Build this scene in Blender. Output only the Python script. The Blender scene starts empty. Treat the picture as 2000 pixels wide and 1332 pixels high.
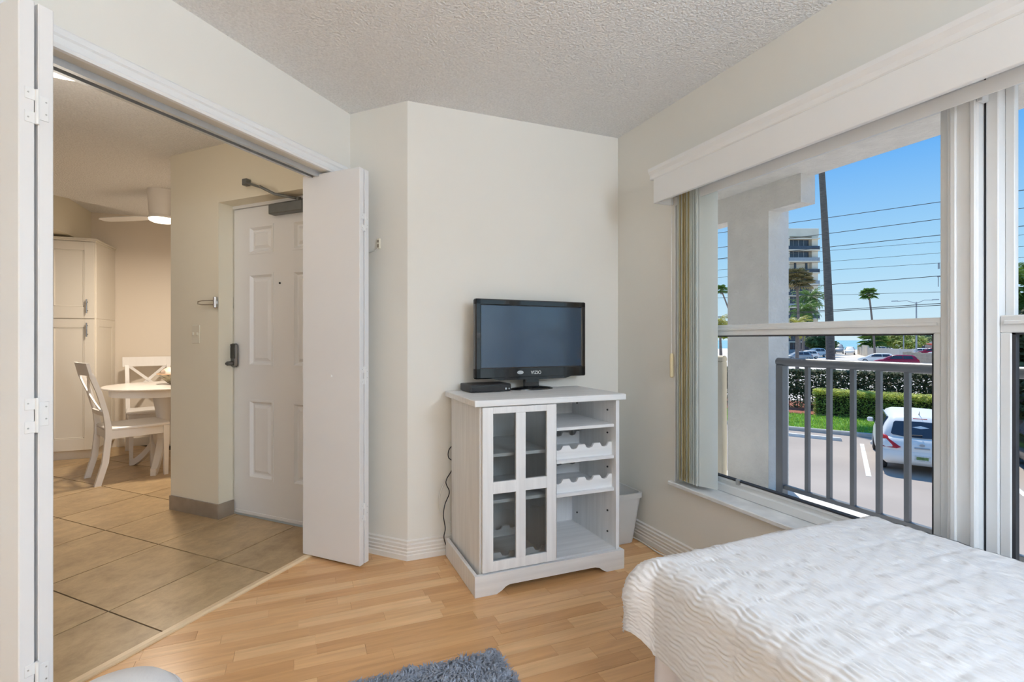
import bpy, bmesh, math, random
from mathutils import Vector, Matrix
random.seed(7)
R = math.radians
S2 = math.sqrt(.5)
sc = bpy.context.scene
col = sc.collection
# ---------------------------------------------------------------- camera, sky, sun, lights, exposure
CAMX, CAMY, CAMZ = -1.883, -2.575, 1.168
cd = bpy.data.cameras.new('camera'); cam = bpy.data.objects.new('camera', cd); col.objects.link(cam)
cd.sensor_width = 36; cd.lens = 36 * 954 / 2000; cd.shift_x = .025; cd.shift_y = -.001
cd.clip_start = .05; cd.clip_end = 9000
cam.location = (CAMX, CAMY, CAMZ); cam.rotation_euler = (R(90), 0, R(-21.1))
sc.camera = cam
sc.view_settings.view_transform = 'Standard'; sc.view_settings.look = 'None'
sc.view_settings.gamma = 1; sc.view_settings.exposure = 0; sc.view_settings.use_curve_mapping = False
sc.cycles.use_denoising = True; sc.cycles.max_bounces = 10; sc.cycles.diffuse_bounces = 6
sc.cycles.transparent_max_bounces = 16; sc.cycles.sample_clamp_indirect = 6
sc.cycles.caustics_reflective = False; sc.cycles.caustics_refractive = False
w = bpy.data.worlds.new('sky'); sc.world = w; w.use_nodes = True
nt = w.node_tree; bg = nt.nodes['Background']
tc = nt.nodes.new('ShaderNodeTexCoord'); sx = nt.nodes.new('ShaderNodeSeparateXYZ'); rp = nt.nodes.new('ShaderNodeValToRGB')
nt.links.new(tc.outputs['Generated'], sx.inputs[0]); nt.links.new(sx.outputs['Z'], rp.inputs[0]); nt.links.new(rp.outputs[0], bg.inputs[0])
e = rp.color_ramp.elements
e[0].position = 0; e[0].color = (.70, .88, .98, 1)
e[1].position = .13; e[1].color = (.42, .72, .98, 1)
for p, c in ((.3, (.15, .46, .97, 1)), (.6, (.12, .38, .88, 1)), (1, (.11, .33, .78, 1))):
    x = e.new(p); x.color = c
bg.inputs[1].default_value = 1.0
SUN = Vector((.323, .42, .848)).normalized()
sl = bpy.data.lights.new('sun', 'SUN'); sl.energy = 5.2; sl.angle = R(.6); sl.color = (1, .93, .83)
so = bpy.data.objects.new('sun', sl); col.objects.link(so); so.rotation_euler = SUN.to_track_quat('Z', 'Y').to_euler(); so.location = (8, 10, 12)
def area(name, loc, rot, sx_, sy_, energy, colr=(1, 1, 1)):
    l = bpy.data.lights.new(name, 'AREA'); l.shape = 'RECTANGLE'; l.size = sx_; l.size_y = sy_; l.energy = energy; l.color = colr
    o = bpy.data.objects.new(name, l); col.objects.link(o); o.location = loc; o.rotation_euler = rot; return o
def bulb(name, loc, r, energy, colr):
    l = bpy.data.lights.new(name, 'POINT'); l.shadow_soft_size = r; l.energy = energy; l.color = colr
    o = bpy.data.objects.new(name, l); col.objects.link(o); o.location = loc; return o
ROOM_FILL = bulb('room_fill_light', (-.38, -4.2, 1.95), .3, 110, (.715, .865, 1.05))  # unseen fill light, added to brighten the room from the window side
CEIL_FILL = area('ceiling_fill_light', (-1.1, -4.5, 1.75), (R(180), 0, 0), .6, .6, 150, (.725, .87, 1.04))  # unseen upward fill, added to brighten the ceiling
HALL_LAMP = bulb('hall_lamp_light', (-2.894, .114, 1.95), .14, 5, (1, .92, .80))
FAN_LAMP = area('fan_lamp_light', (-2.965, 2.323, 2.165), (0, 0, 0), .16, .16, 33, (1, .87, .72))
# ---------------------------------------------------------------- materials
def mat(name, c, rough=.5, metal=0, spec=.5, noise=None, bump=None, emit=0, rnd=0, alpha=None, trans=0):
    m = bpy.data.materials.new(name); m.use_nodes = True
    n = m.node_tree; b = n.nodes['Principled BSDF']
    b.inputs['Base Color'].default_value = (*c, 1); b.inputs['Roughness'].default_value = rough
    b.inputs['Metallic'].default_value = metal; b.inputs['Specular IOR Level'].default_value = spec
    if emit:
        b.inputs['Emission Color'].default_value = (*c, 1); b.inputs['Emission Strength'].default_value = emit
    co = n.nodes.new('ShaderNodeTexCoord')
    src = None
    if noise:
        sc_, amt = noise[0], noise[1]
        mp = n.nodes.new('ShaderNodeMapping'); n.links.new(co.outputs['Object'], mp.inputs[0])
        if len(noise) > 2: mp.inputs['Scale'].default_value = noise[2]
        t = n.nodes.new('ShaderNodeTexNoise'); t.inputs['Scale'].default_value = sc_; t.inputs['Detail'].default_value = 5
        n.links.new(mp.outputs[0], t.inputs[0])
        r = n.nodes.new('ShaderNodeMapRange'); n.links.new(t.outputs['Fac'], r.inputs[0])
        r.inputs[1].default_value = .3; r.inputs[2].default_value = .7
        r.inputs[3].default_value = 1 - amt; r.inputs[4].default_value = 1 + amt
        src = r.outputs[0]
    if rnd:
        oi = n.nodes.new('ShaderNodeObjectInfo')
        r2 = n.nodes.new('ShaderNodeMapRange'); n.links.new(oi.outputs['Random'], r2.inputs[0])
        r2.inputs[3].default_value = 1 - rnd; r2.inputs[4].default_value = 1 + rnd
        if src:
            mu = n.nodes.new('ShaderNodeMath'); mu.operation = 'MULTIPLY'
            n.links.new(src, mu.inputs[0]); n.links.new(r2.outputs[0], mu.inputs[1]); src = mu.outputs[0]
        else: src = r2.outputs[0]
    if src:
        vm = n.nodes.new('ShaderNodeVectorMath'); vm.operation = 'SCALE'; vm.inputs[0].default_value = c
        n.links.new(src, vm.inputs['Scale']); n.links.new(vm.outputs[0], b.inputs['Base Color'])
        if trans: pass
    if bump:
        mp2 = n.nodes.new('ShaderNodeMapping'); n.links.new(co.outputs['Object'], mp2.inputs[0])
        if len(bump) > 3: mp2.inputs['Scale'].default_value = bump[3]
        t2 = n.nodes.new('ShaderNodeTexNoise'); t2.inputs['Scale'].default_value = bump[0]; t2.inputs['Detail'].default_value = 3
        n.links.new(mp2.outputs[0], t2.inputs[0])
        bp = n.nodes.new('ShaderNodeBump'); bp.inputs['Strength'].default_value = bump[1]; bp.inputs['Distance'].default_value = bump[2]
        n.links.new(t2.outputs['Fac'], bp.inputs['Height']); n.links.new(bp.outputs[0], b.inputs['Normal'])
    if trans:
        tr = n.nodes.new('ShaderNodeBsdfTranslucent'); tr.inputs[0].default_value = (*c, 1)
        mx = n.nodes.new('ShaderNodeMixShader'); mx.inputs[0].default_value = trans
        n.links.new(b.outputs[0], mx.inputs[1]); n.links.new(tr.outputs[0], mx.inputs[2])
        n.links.new(mx.outputs[0], n.nodes['Material Output'].inputs[0])
    return m
def glass_mat(name, tint=(1, 1, 1), refl=1.0):
    m = bpy.data.materials.new(name); m.use_nodes = True; n = m.node_tree; n.nodes.remove(n.nodes['Principled BSDF'])
    t = n.nodes.new('ShaderNodeBsdfTransparent'); t.inputs[0].default_value = (*tint, 1)
    g = n.nodes.new('ShaderNodeBsdfGlossy'); g.inputs['Roughness'].default_value = .01
    f = n.nodes.new('ShaderNodeFresnel'); f.inputs[0].default_value = 1.45
    mu = n.nodes.new('ShaderNodeMath'); mu.operation = 'MULTIPLY'; mu.inputs[1].default_value = refl
    n.links.new(f.outputs[0], mu.inputs[0])
    mx = n.nodes.new('ShaderNodeMixShader'); n.links.new(mu.outputs[0], mx.inputs[0])
    n.links.new(t.outputs[0], mx.inputs[1]); n.links.new(g.outputs[0], mx.inputs[2]); n.links.new(mx.outputs[0], n.nodes['Material Output'].inputs[0])
    return m
M = {}
M['wall'] = mat('wall_paint', (.79, .77, .715), .7, spec=.25, noise=(1.2, .012), bump=(120, .12, .002))
M['wallcream'] = mat('cream_wall_paint', (.80, .75, .62), .7, spec=.25, noise=(1.2, .015), bump=(120, .12, .002))
M['wallpink'] = mat('dining_wall_paint', (.79, .72, .63), .7, spec=.25, noise=(1.2, .015))
M['ceil'] = mat('popcorn_ceiling', (.85, .85, .85), .95, spec=.1, noise=(95, .07), bump=(95, 1.0, .011))
M['white'] = mat('white_gloss_paint', (.82, .825, .825), .38, noise=(3, .012))
M['doorwhite'] = mat('white_door_paint', (.80, .80, .80), .42, noise=(2.5, .012))
M['leaf'] = mat('bifold_paint', (.79, .785, .785), .5, noise=(2.5, .012))
M['cabcream'] = mat('cream_cabinet_paint', (.78, .73, .64), .42, noise=(3, .015))
M['base'] = mat('baseboard_paint', (.80, .77, .72), .45, noise=(3, .015))
M['grain'] = mat('whitewashed_wood', (.80, .80, .80), .5, noise=(7, .07, (6, 6, .35)), bump=(30, .15, .002, (6, 6, .3)))
M['grainx'] = mat('whitewashed_wood_across', (.80, .80, .80), .5, noise=(7, .07, (.35, 6, 6)), bump=(30, .15, .002, (.3, 6, 6)))
M['dining'] = mat('white_chair_paint', (.82, .80, .78), .4, noise=(4, .015))
M['tabletop'] = mat('whitewash_table', (.80, .76, .71), .22, noise=(6, .04, (.5, 5, 5)))
M['steel'] = mat('brushed_steel', (.55, .55, .54), .35, metal=1, noise=(30, .06))
M['chrome'] = mat('chrome', (.62, .62, .62), .15, metal=1, noise=(20, .04))
M['gunmetal'] = mat('gunmetal', (.16, .155, .15), .3, metal=.9, noise=(20, .06))
M['closer'] = mat('grey_closer', (.19, .20, .20), .45, metal=.6, noise=(20, .06))
M['black'] = mat('black_plastic', (.012, .012, .013), .08, noise=(20, .1)); M['black'].node_tree.nodes['Principled BSDF'].inputs['IOR'].default_value = 1.7
M['blackmatt'] = mat('black_matt', (.02, .02, .022), .5, noise=(20, .1))
M['screen'] = mat('tv_screen', (.007, .030, .070), .2, spec=.5, noise=(3, .05)); M['screen'].node_tree.nodes['Principled BSDF'].inputs['IOR'].default_value = 2.1  # blue base colour stands in for the window reflected in the screen
M['alu'] = mat('white_aluminium', (.76, .77, .77), .4, metal=.0, noise=(6, .025))
M['alubare'] = mat('bare_aluminium', (.60, .63, .66), .35, metal=.8, noise=(10, .05))
M['gasket'] = mat('dark_gasket', (.03, .03, .035), .7, noise=(10, .1))
M['marble'] = mat('marble_sill', (.74, .75, .75), .3, noise=(9, .16), bump=(20, .05, .002))
M['blind'] = mat('vinyl_slat', (.90, .92, .90), .5, trans=.65, noise=(3, .02))
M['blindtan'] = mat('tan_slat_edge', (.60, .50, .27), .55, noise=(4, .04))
M['cord'] = mat('white_cord', (.75, .73, .68), .6, noise=(9, .04))
M['weight'] = mat('cream_weight', (.72, .60, .36), .5, noise=(9, .05))
M['quilt'] = mat('white_quilt', (.73, .73, .745), .9, spec=.1, bump=(120, .35, .003, (1, .4, 1)), noise=(8, .015))
M['skirt'] = mat('bed_skirt_fabric', (.78, .755, .79), .9, spec=.1, noise=(14, .03))
M['rugbase'] = mat('rug_backing', (.20, .21, .23), .95, noise=(20, .2))
M['pile'] = mat('grey_pile', (.27, .30, .36), .9, spec=.15, noise=(30, .35), rnd=0)
M['stucco'] = mat('white_stucco', (.86, .83, .785), .9, spec=.1, noise=(7, .05), bump=(45, .7, .015))
M['soffit'] = mat('stucco_soffit', (.90, .87, .82), .9, spec=.1, noise=(9, .05), bump=(38, .8, .02))
M['rail'] = mat('grey_rail_paint', (.15, .155, .17), .33, spec=1.0, noise=(12, .05))
M['balfloor'] = mat('balcony_floor', (.78, .76, .73), .8, noise=(9, .08), bump=(60, .4, .004))
M['glass'] = glass_mat('window_glass', (.975, .985, .98), .025)
M['cabglass'] = glass_mat('cabinet_glass', (.86, .88, .88), 1.6)
M['tilebase'] = mat('tile_skirting', (.30, .24, .18), .5, noise=(9, .15))
M['grout'] = mat('dark_grout', (.055, .04, .028), .9, noise=(20, .1))
M['thresh'] = mat('light_wood_strip', (.78, .60, .38), .35, noise=(10, .06))
M['bin'] = mat('translucent_bin', (.74, .73, .71), .45, trans=.25, noise=(5, .03))
M['lampglow'] = mat('lamp_glow', (1, .86, .68), .5, emit=5)
M['switch'] = mat('switch_plastic', (.76, .72, .60), .4, noise=(9, .02))
M['dark'] = mat('dark_recess', (.02, .02, .02), .8, noise=(9, .1))
def wood(name):
    m = bpy.data.materials.new(name); m.use_nodes = True; n = m.node_tree; b = n.nodes['Principled BSDF']
    b.inputs['Roughness'].default_value = .26; b.inputs['Specular IOR Level'].default_value = .45
    co = n.nodes.new('ShaderNodeTexCoord'); oi = n.nodes.new('ShaderNodeObjectInfo')
    ad = n.nodes.new('ShaderNodeVectorMath'); ad.operation = 'MULTIPLY_ADD'
    n.links.new(oi.outputs['Random'], ad.inputs[0]); ad.inputs[1].default_value = (31, 17, 9); n.links.new(co.outputs['Object'], ad.inputs[2])
    mp = n.nodes.new('ShaderNodeMapping'); mp.inputs['Scale'].default_value = (1.6, 22, 1); n.links.new(ad.outputs[0], mp.inputs[0])
    t = n.nodes.new('ShaderNodeTexNoise'); t.inputs['Scale'].default_value = 2.2; t.inputs['Detail'].default_value = 6; t.inputs['Distortion'].default_value = .6
    n.links.new(mp.outputs[0], t.inputs[0])
    r1 = n.nodes.new('ShaderNodeValToRGB'); n.links.new(oi.outputs['Random'], r1.inputs[0])
    el = r1.color_ramp.elements; el[0].color = (.60, .325, .14, 1); el[1].color = (.79, .50, .26, 1)
    x = el.new(.5); x.color = (.71, .415, .195, 1)
    r2 = n.nodes.new('ShaderNodeMapRange'); n.links.new(t.outputs['Fac'], r2.inputs[0]); r2.inputs[1].default_value = .3; r2.inputs[2].default_value = .7
    r2.inputs[3].default_value = .88; r2.inputs[4].default_value = 1.09
    vm = n.nodes.new('ShaderNodeVectorMath'); vm.operation = 'SCALE'; n.links.new(r1.outputs[0], vm.inputs[0]); n.links.new(r2.outputs[0], vm.inputs['Scale'])
    n.links.new(vm.outputs[0], b.inputs['Base Color']); return m
M['plank'] = wood('maple_laminate')
def stone(name):
    m = bpy.data.materials.new(name); m.use_nodes = True; n = m.node_tree; b = n.nodes['Principled BSDF']
    b.inputs['Roughness'].default_value = .34
    co = n.nodes.new('ShaderNodeTexCoord'); oi = n.nodes.new('ShaderNodeObjectInfo')
    ad = n.nodes.new('ShaderNodeVectorMath'); ad.operation = 'MULTIPLY_ADD'
    n.links.new(oi.outputs['Random'], ad.inputs[0]); ad.inputs[1].default_value = (13, 7, 5); n.links.new(co.outputs['Object'], ad.inputs[2])
    mp = n.nodes.new('ShaderNodeMapping'); mp.inputs['Scale'].default_value = (2.8, 3.8, 1); n.links.new(ad.outputs[0], mp.inputs[0])
    t = n.nodes.new('ShaderNodeTexNoise'); t.inputs['Scale'].default_value = 2.4; t.inputs['Detail'].default_value = 10; t.inputs['Roughness'].default_value = .74; t.inputs['Distortion'].default_value = .15
    n.links.new(mp.outputs[0], t.inputs[0])
    r = n.nodes.new('ShaderNodeValToRGB'); n.links.new(t.outputs['Fac'], r.inputs[0])
    el = r.color_ramp.elements; el[0].position = .33; el[0].color = (.345, .235, .125, 1); el[1].position = .68; el[1].color = (.57, .41, .225, 1)
    r2 = n.nodes.new('ShaderNodeMapRange'); n.links.new(oi.outputs['Random'], r2.inputs[0]); r2.inputs[3].default_value = .92; r2.inputs[4].default_value = 1.06
    vm = n.nodes.new('ShaderNodeVectorMath'); vm.operation = 'SCALE'; n.links.new(r.outputs[0], vm.inputs[0]); n.links.new(r2.outputs[0], vm.inputs['Scale'])
    n.links.new(vm.outputs[0], b.inputs['Base Color']); return m
M['tile'] = stone('beige_stone_tile')
# ---------------------------------------------------------------- mesh building helpers
class MB:
    def __init__(self): self.v = []; self.f = []
    def add(self, vs, fs, mx=None):
        k = len(self.v)
        self.v += [tuple(mx @ Vector(p)) for p in vs] if mx else [tuple(p) for p in vs]
        self.f += [tuple(i + k for i in f) for f in fs]; return self
    def box(self, x0, x1, y0, y1, z0, z1, b=0, mx=None):
        if x0 > x1: x0, x1 = x1, x0
        if y0 > y1: y0, y1 = y1, y0
        if z0 > z1: z0, z1 = z1, z0
        b = min(b, (x1-x0)*.45, (y1-y0)*.45, (z1-z0)*.45)
        if b <= 0:
            vs = [(x, y, z) for z in (z0, z1) for y in (y0, y1) for x in (x0, x1)]
            return self.add(vs, [(0,2,3,1),(4,5,7,6),(0,1,5,4),(2,6,7,3),(0,4,6,2),(1,3,7,5)], mx)
        vs = []; idx = {}
        for sx in (0, 1):
            for sy in (0, 1):
                for sz in (0, 1):
                    X = (x0, x1)[sx]; Y = (y0, y1)[sy]; Z = (z0, z1)[sz]
                    ix = X + (b, -b)[sx]; iy = Y + (b, -b)[sy]; iz = Z + (b, -b)[sz]
                    for a, p in enumerate(((X, iy, iz), (ix, Y, iz), (ix, iy, Z))):
                        idx[(sx, sy, sz, a)] = len(vs); vs.append(p)
        I = lambda x, y, z, a: idx[(x, y, z, a)]
        fs = []
        for s in (0, 1):
            fl = lambda q: tuple(q) if s else tuple(q[::-1])
            fs.append(fl([I(s,0,0,0), I(s,1,0,0), I(s,1,1,0), I(s,0,1,0)]))
            fs.append(fl([I(0,s,0,1), I(0,s,1,1), I(1,s,1,1), I(1,s,0,1)]))
            fs.append(fl([I(0,0,s,2), I(1,0,s,2), I(1,1,s,2), I(0,1,s,2)]))
        for s in (0, 1):
            for t in (0, 1):
                q = [I(s,t,0,0), I(s,t,1,0), I(s,t,1,1), I(s,t,0,1)]; fs.append(tuple(q) if s != t else tuple(q[::-1]))
                q = [I(s,0,t,0), I(s,1,t,0), I(s,1,t,2), I(s,0,t,2)]; fs.append(tuple(q[::-1]) if s != t else tuple(q))
                q = [I(0,s,t,1), I(1,s,t,1), I(1,s,t,2), I(0,s,t,2)]; fs.append(tuple(q) if s != t else tuple(q[::-1]))
                for r in (0, 1):
                    q = (I(r,s,t,0), I(r,s,t,1), I(r,s,t,2)); fs.append(q if (r+s+t) % 2 else q[::-1])
        return self.add(vs, fs, mx)
    def prism(self, poly, z0, z1, mx=None):
        n = len(poly); vs = [(x, y, z0) for x, y in poly] + [(x, y, z1) for x, y in poly]
        fs = [tuple(range(n))[::-1], tuple(range(n, 2*n))] + [(i, (i+1) % n, n+(i+1) % n, n+i) for i in range(n)]
        return self.add(vs, fs, mx)
    def xprism(self, poly, x0, x1, mx=None):      # polygon of (y,z) pushed along x
        n = len(poly); vs = [(x0, y, z) for y, z in poly] + [(x1, y, z) for y, z in poly]
        return self.add(vs, [tuple(range(n))[::-1], tuple(range(n, 2*n))] + [(i, (i+1) % n, n+(i+1) % n, n+i) for i in range(n)], mx)
    def yprism(self, poly, y0, y1, mx=None):      # polygon of (x,z) pushed along y
        n = len(poly); vs = [(x, y0, z) for x, z in poly] + [(x, y1, z) for x, z in poly]
        return self.add(vs, [tuple(range(n)), tuple(range(n, 2*n))[::-1]] + [(i, n+i, n+(i+1) % n, (i+1) % n) for i in range(n)], mx)
    def tube(self, pts, r, n=8, caps=True, mx=None):
        pts = [Vector(p) for p in pts]; rs = r if isinstance(r, (list, tuple)) else [r]*len(pts)
        vs = []; up = None
        for i, p in enumerate(pts):
            d = (pts[min(i+1, len(pts)-1)] - pts[max(i-1, 0)]).normalized()
            if up is None: up = Vector((0, 0, 1)) if abs(d.z) < .9 else Vector((1, 0, 0))
            a = d.cross(up); a = a.normalized() if a.length > 1e-6 else d.orthogonal().normalized()
            up = a.cross(d).normalized()
            for k in range(n):
                t = 2*math.pi*k/n; vs.append(p + (a*math.cos(t) + up*math.sin(t))*rs[i])
        fs = []
        for i in range(len(pts)-1):
            for k in range(n): fs.append((i*n+k, i*n+(k+1) % n, (i+1)*n+(k+1) % n, (i+1)*n+k))
        if caps: fs += [tuple(range(n))[::-1], tuple(range((len(pts)-1)*n, len(pts)*n))]
        return self.add(vs, fs, mx)
    def lathe(self, prof, n=24, mx=None, cap=True):
        vs = [(r*math.cos(2*math.pi*k/n), r*math.sin(2*math.pi*k/n), z) for r, z in prof for k in range(n)]
        fs = [(i*n+k, i*n+(k+1) % n, (i+1)*n+(k+1) % n, (i+1)*n+k) for i in range(len(prof)-1) for k in range(n)]
        if cap: fs += [tuple(range(n))[::-1], tuple(range((len(prof)-1)*n, len(prof)*n))]
        return self.add(vs, fs, mx)
    def loft(self, rings, closed=True, caps=True, mx=None):
        n = len(rings[0]); vs = [p for r in rings for p in r]; fs = []
        for i in range(len(rings)-1):
            for k in range(n if closed else n-1): fs.append((i*n+k, i*n+(k+1) % n, (i+1)*n+(k+1) % n, (i+1)*n+k))
        if caps: fs += [tuple(range(n))[::-1], tuple(range((len(rings)-1)*n, len(rings)*n))]
        return self.add(vs, fs, mx)
    def quad(self, a, b, c, d): return self.add([a, b, c, d], [(0, 1, 2, 3)])
    def build(self, name, m, parent=None, smooth=False, loc=None, rotz=0, **kw):
        me = bpy.data.meshes.new(name); me.from_pydata(self.v, [], self.f)
        if not kw.pop('raw', False):
            bm = bmesh.new(); bm.from_mesh(me); bmesh.ops.recalc_face_normals(bm, faces=bm.faces); bm.to_mesh(me); bm.free()
        me.materials.append(m if not isinstance(m, str) else M[m])
        if smooth:
            me.polygons.foreach_set('use_smooth', [True]*len(me.polygons))
            if smooth != 1: me.set_sharp_from_angle(angle=R(smooth))
        o = bpy.data.objects.new(name, me); col.objects.link(o)
        if parent is not None: o.parent = parent
        if loc: o.location = loc
        o.rotation_euler.z = rotz
        for k, v in kw.items(): o[k] = v
        return o
def tag(o, label=None, cat=None, group=None, kind=None):
    for k, v in (('label', label), ('category', cat), ('group', group), ('kind', kind)):
        if v: o[k] = v
    return o
def thing(name, label, cat, loc=(0, 0, 0), rotz=0, group=None, kind=None):
    o = bpy.data.objects.new(name, None); col.objects.link(o); o.location = loc; o.rotation_euler.z = rotz; o.empty_display_size = .1
    return tag(o, label, cat, group, kind)
def kids(o): return [c for c in bpy.data.objects if c.parent == o]
def copy_tree(o, parent=None):
    c = o.copy(); col.objects.link(c)
    if parent is not None: c.parent = parent
    for ch in kids(o): copy_tree(ch, c)
    return c
def hp(a, b, z=0): return ((a+b)*S2, (a-b)*S2, z)          # hall frame (45 degrees to the bedroom) -> world
H45 = Matrix.Rotation(R(45), 4, 'Z')
def hbox(mb, a0, a1, b0, b1, z0, z1, bv=0): return mb.box(a0, a1, -b0, -b1, z0, z1, bv, H45)
def struct(mb, name, m, label, cat, **kw):
    return tag(mb.build(name, m, **kw), label, cat, kind='structure')
def clip(poly, nx, ny, d):                                  # keep nx*x+ny*y <= d
    out = []
    for i, p in enumerate(poly):
        q = poly[(i+1) % len(poly)]; a = nx*p[0]+ny*p[1]-d; b = nx*q[0]+ny*q[1]-d
        if a <= 0: out.append(p)
        if (a < 0 < b) or (b < 0 < a):
            t = a/(a-b); out.append((p[0]+(q[0]-p[0])*t, p[1]+(q[1]-p[1])*t))
    return out
def molding(path, prof):                                    # profile (distance from wall, z) run along a floor path, to the right of its direction
    path = [Vector(p) for p in path]; rings = []
    for i, p in enumerate(path):
        d0 = (p-path[i-1]).normalized() if i else None
        d1 = (path[i+1]-p).normalized() if i < len(path)-1 else None
        if d0 is None: d0 = d1
        if d1 is None: d1 = d0
        n0 = Vector((d0.y, -d0.x)); n1 = Vector((d1.y, -d1.x)); n = (n0+n1).normalized(); k = 1/max(.3, n.dot(n0))
        rings.append([(p.x+n.x*k*d, p.y+n.y*k*d, z) for d, z in prof])
    return MB().loft(rings)
def mw(o):
    m = Matrix.Translation(o.location) @ o.rotation_euler.to_matrix().to_4x4()
    return mw(o.parent) @ m if o.parent else m
def part(mb, name, m, parent, smooth=False, **kw):          # mb is in world space, the part hangs under its thing
    inv = mw(parent).inverted()
    mb.v = [tuple(inv @ Vector(p)) for p in mb.v]
    return mb.build(name, m, parent, smooth, **kw)
def box(*a): return MB().box(*a)
# ================================================================ SETTING: bedroom and hall shell
CEIL = 2.44
AE = -.947                      # hall-frame plane shared by the short wall and the entry wall
BB0, BB1 = -1.328, -1.478       # bedroom and hall faces of the closet-door wall
OA0, OA1 = -2.52, -1.035        # opening for the folding doors along that wall
BX = AE*2*S2                    # x of the outside corner (a = b, y = 0)
XW = .17                        # outer face of the window wall
YW0, YW1 = -.495, -3.05         # window opening
SILL, HEAD = .41, 2.0
fl = tag(MB().prism([(BX-.02, .02), (.0, .02), (0, -6.5), (-4.0, -6.5), (-4.0, -2.0)] + [hp(-3.4, -1.46)[:2], hp(AE, -1.46)[:2]], -.06, -.004).build('floor', 'plank'),
         'maple laminate bedroom floor of short narrow strips', 'floor', kind='structure')
# laminate strips, each its own piece
n_pl = 0; row = 0; yy = .0; rr = random.Random(3); WID = .0655
rows = [(.262 - WID*k) for k in range(0, 31)]
for ytop in rows:
    xx = -3.1 + rr.uniform(-.5, 0)
    while xx < 0:
        L = rr.choice((.28, .36, .42, .5, .6)) * rr.uniform(.9, 1.1)
        p = [(xx, ytop-WID), (xx+L, ytop-WID), (xx+L, ytop), (xx, ytop)]
        if ytop > .0: p = clip(p, 1, 1, BX-.002)
        p = clip(p, -1, 1, 1.447/S2*1.0) if p else p
        p = clip(p, 1, 0, -.002) if p else p
        xx += L
        if len(p) < 3: continue
        cx_ = sum(q[0] for q in p)/len(p); cy_ = sum(q[1] for q in p)/len(p)
        if cy_ < -1.55 and cx_ > -.95: continue
        # inset a hair so that the joints read
        q = []
        for a in p:
            d = Vector((cx_-a[0], cy_-a[1])); q.append((a[0]+math.copysign(min(.0004, abs(d.x)), d.x)-cx_, a[1]+math.copysign(min(.0004, abs(d.y)), d.y)-cy_))
        o = MB().prism(q, -.004, rr.uniform(-.0003, .0003)).build('plank', 'plank', fl); o.location = (cx_, cy_, 0); n_pl += 1
# hall tiles
hf = tag(MB().prism([hp(-3.6, -1.47)[:2], hp(AE+.02, -1.47)[:2], hp(AE+.02, -2.6)[:2], hp(3.3, -2.8)[:2], (-.2, 3.9), (-6, 3.9), (-6, -2.3)], -.06, -.004).build('floor', 'grout'),
         'beige stone tile floor of the hall and dining corner', 'floor', kind='structure')
for i in range(-5, 4):
    for j in range(-1, 11):
        a0, a1 = -1.89+.53*i, -1.36+.53*i; b1 = -1.342-.507*j; b0 = b1-.507
        p = [(a0, b0), (a1, b0), (a1, b1), (a0, b1)]
        p = clip(p, 0, 1, -1.475)
        if p and sum(q[1] for q in p)/len(p) > -2.86: p = clip(p, 1, 0, AE+.115)
        if len(p) < 3: continue
        wp = [hp(*q) for q in p]
        cx_ = sum(q[0] for q in wp)/len(wp); cy_ = sum(q[1] for q in wp)/len(wp)
        if cx_ < -5.2 or cy_ > 3.9 or cy_ < -2 : continue
        q = [((x-cx_)*S2+(y-cy_)*S2, -(x-cx_)*S2+(y-cy_)*S2) for x, y, _ in wp]
        q = [(x-math.copysign(.0034, x), y-math.copysign(.0034, y)) for x, y in q]
        o = MB().prism(q, -.004, .0008).build('tile', 'tile', hf); o.location = (cx_, cy_, 0); o.rotation_euler.z = R(45)
th = struct(MB().xprism([(1.442, -.003), (1.442, .006), (1.450, .0115), (1.472, .0115), (1.480, .005), (1.480, -.003)], OA0, OA1, H45), 'trim_1', 'thresh', 'pale wood threshold strip between tile and laminate', 'threshold')
# ceilings
struct(MB().prism([(.2, .2), (.2, -6.55), (-4.05, -6.55), (-4.05, -2.2), hp(-3.5, -1.4)[:2], hp(AE+.1, -1.4)[:2]], CEIL, CEIL+.3), 'ceiling', 'ceil', 'white popcorn-textured bedroom ceiling', 'ceiling')
struct(MB().prism([hp(-3.6, -1.4)[:2], hp(3.4, -1.4)[:2], hp(3.4, -4.72)[:2], hp(-4.1, -4.72)[:2], hp(-4.1, -1.4)[:2]], CEIL, CEIL+.3), 'ceiling', 'ceil', 'popcorn-textured hall ceiling seen through the folding-door opening', 'ceiling')
struct(MB().prism([hp(-4.1, -4.7)[:2], hp(3.4, -4.7)[:2], (0, 6), (-6.3, 6), (-7, -2)], CEIL+.1, CEIL+.4), 'ceiling', 'ceil', 'raised ceiling strip over the far side of the dining corner', 'ceiling')
# walls
struct(box(BX, .0, 0, .12, 0, CEIL).box(0, .17, 0, .12, 0, CEIL), 'wall_back', 'wall', 'off-white wall behind the television', 'wall')
wm = MB()
hbox(wm, AE, AE+.12, BX*S2, BB0, 0, CEIL)
struct(wm, 'wall_side', 'wall', 'short shaded wall section beside the folding door', 'wall')
wm = MB(); hbox(wm, OA1, AE+.12, BB0, BB1, 0, CEIL); hbox(wm, -4.35, OA0, BB0, BB1, 0, CEIL); hbox(wm, OA0, OA1, BB0, BB1, 2.06, CEIL)
struct(wm, 'wall_left', 'wall', 'off-white wall over the wide folding-door opening', 'wall')
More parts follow.
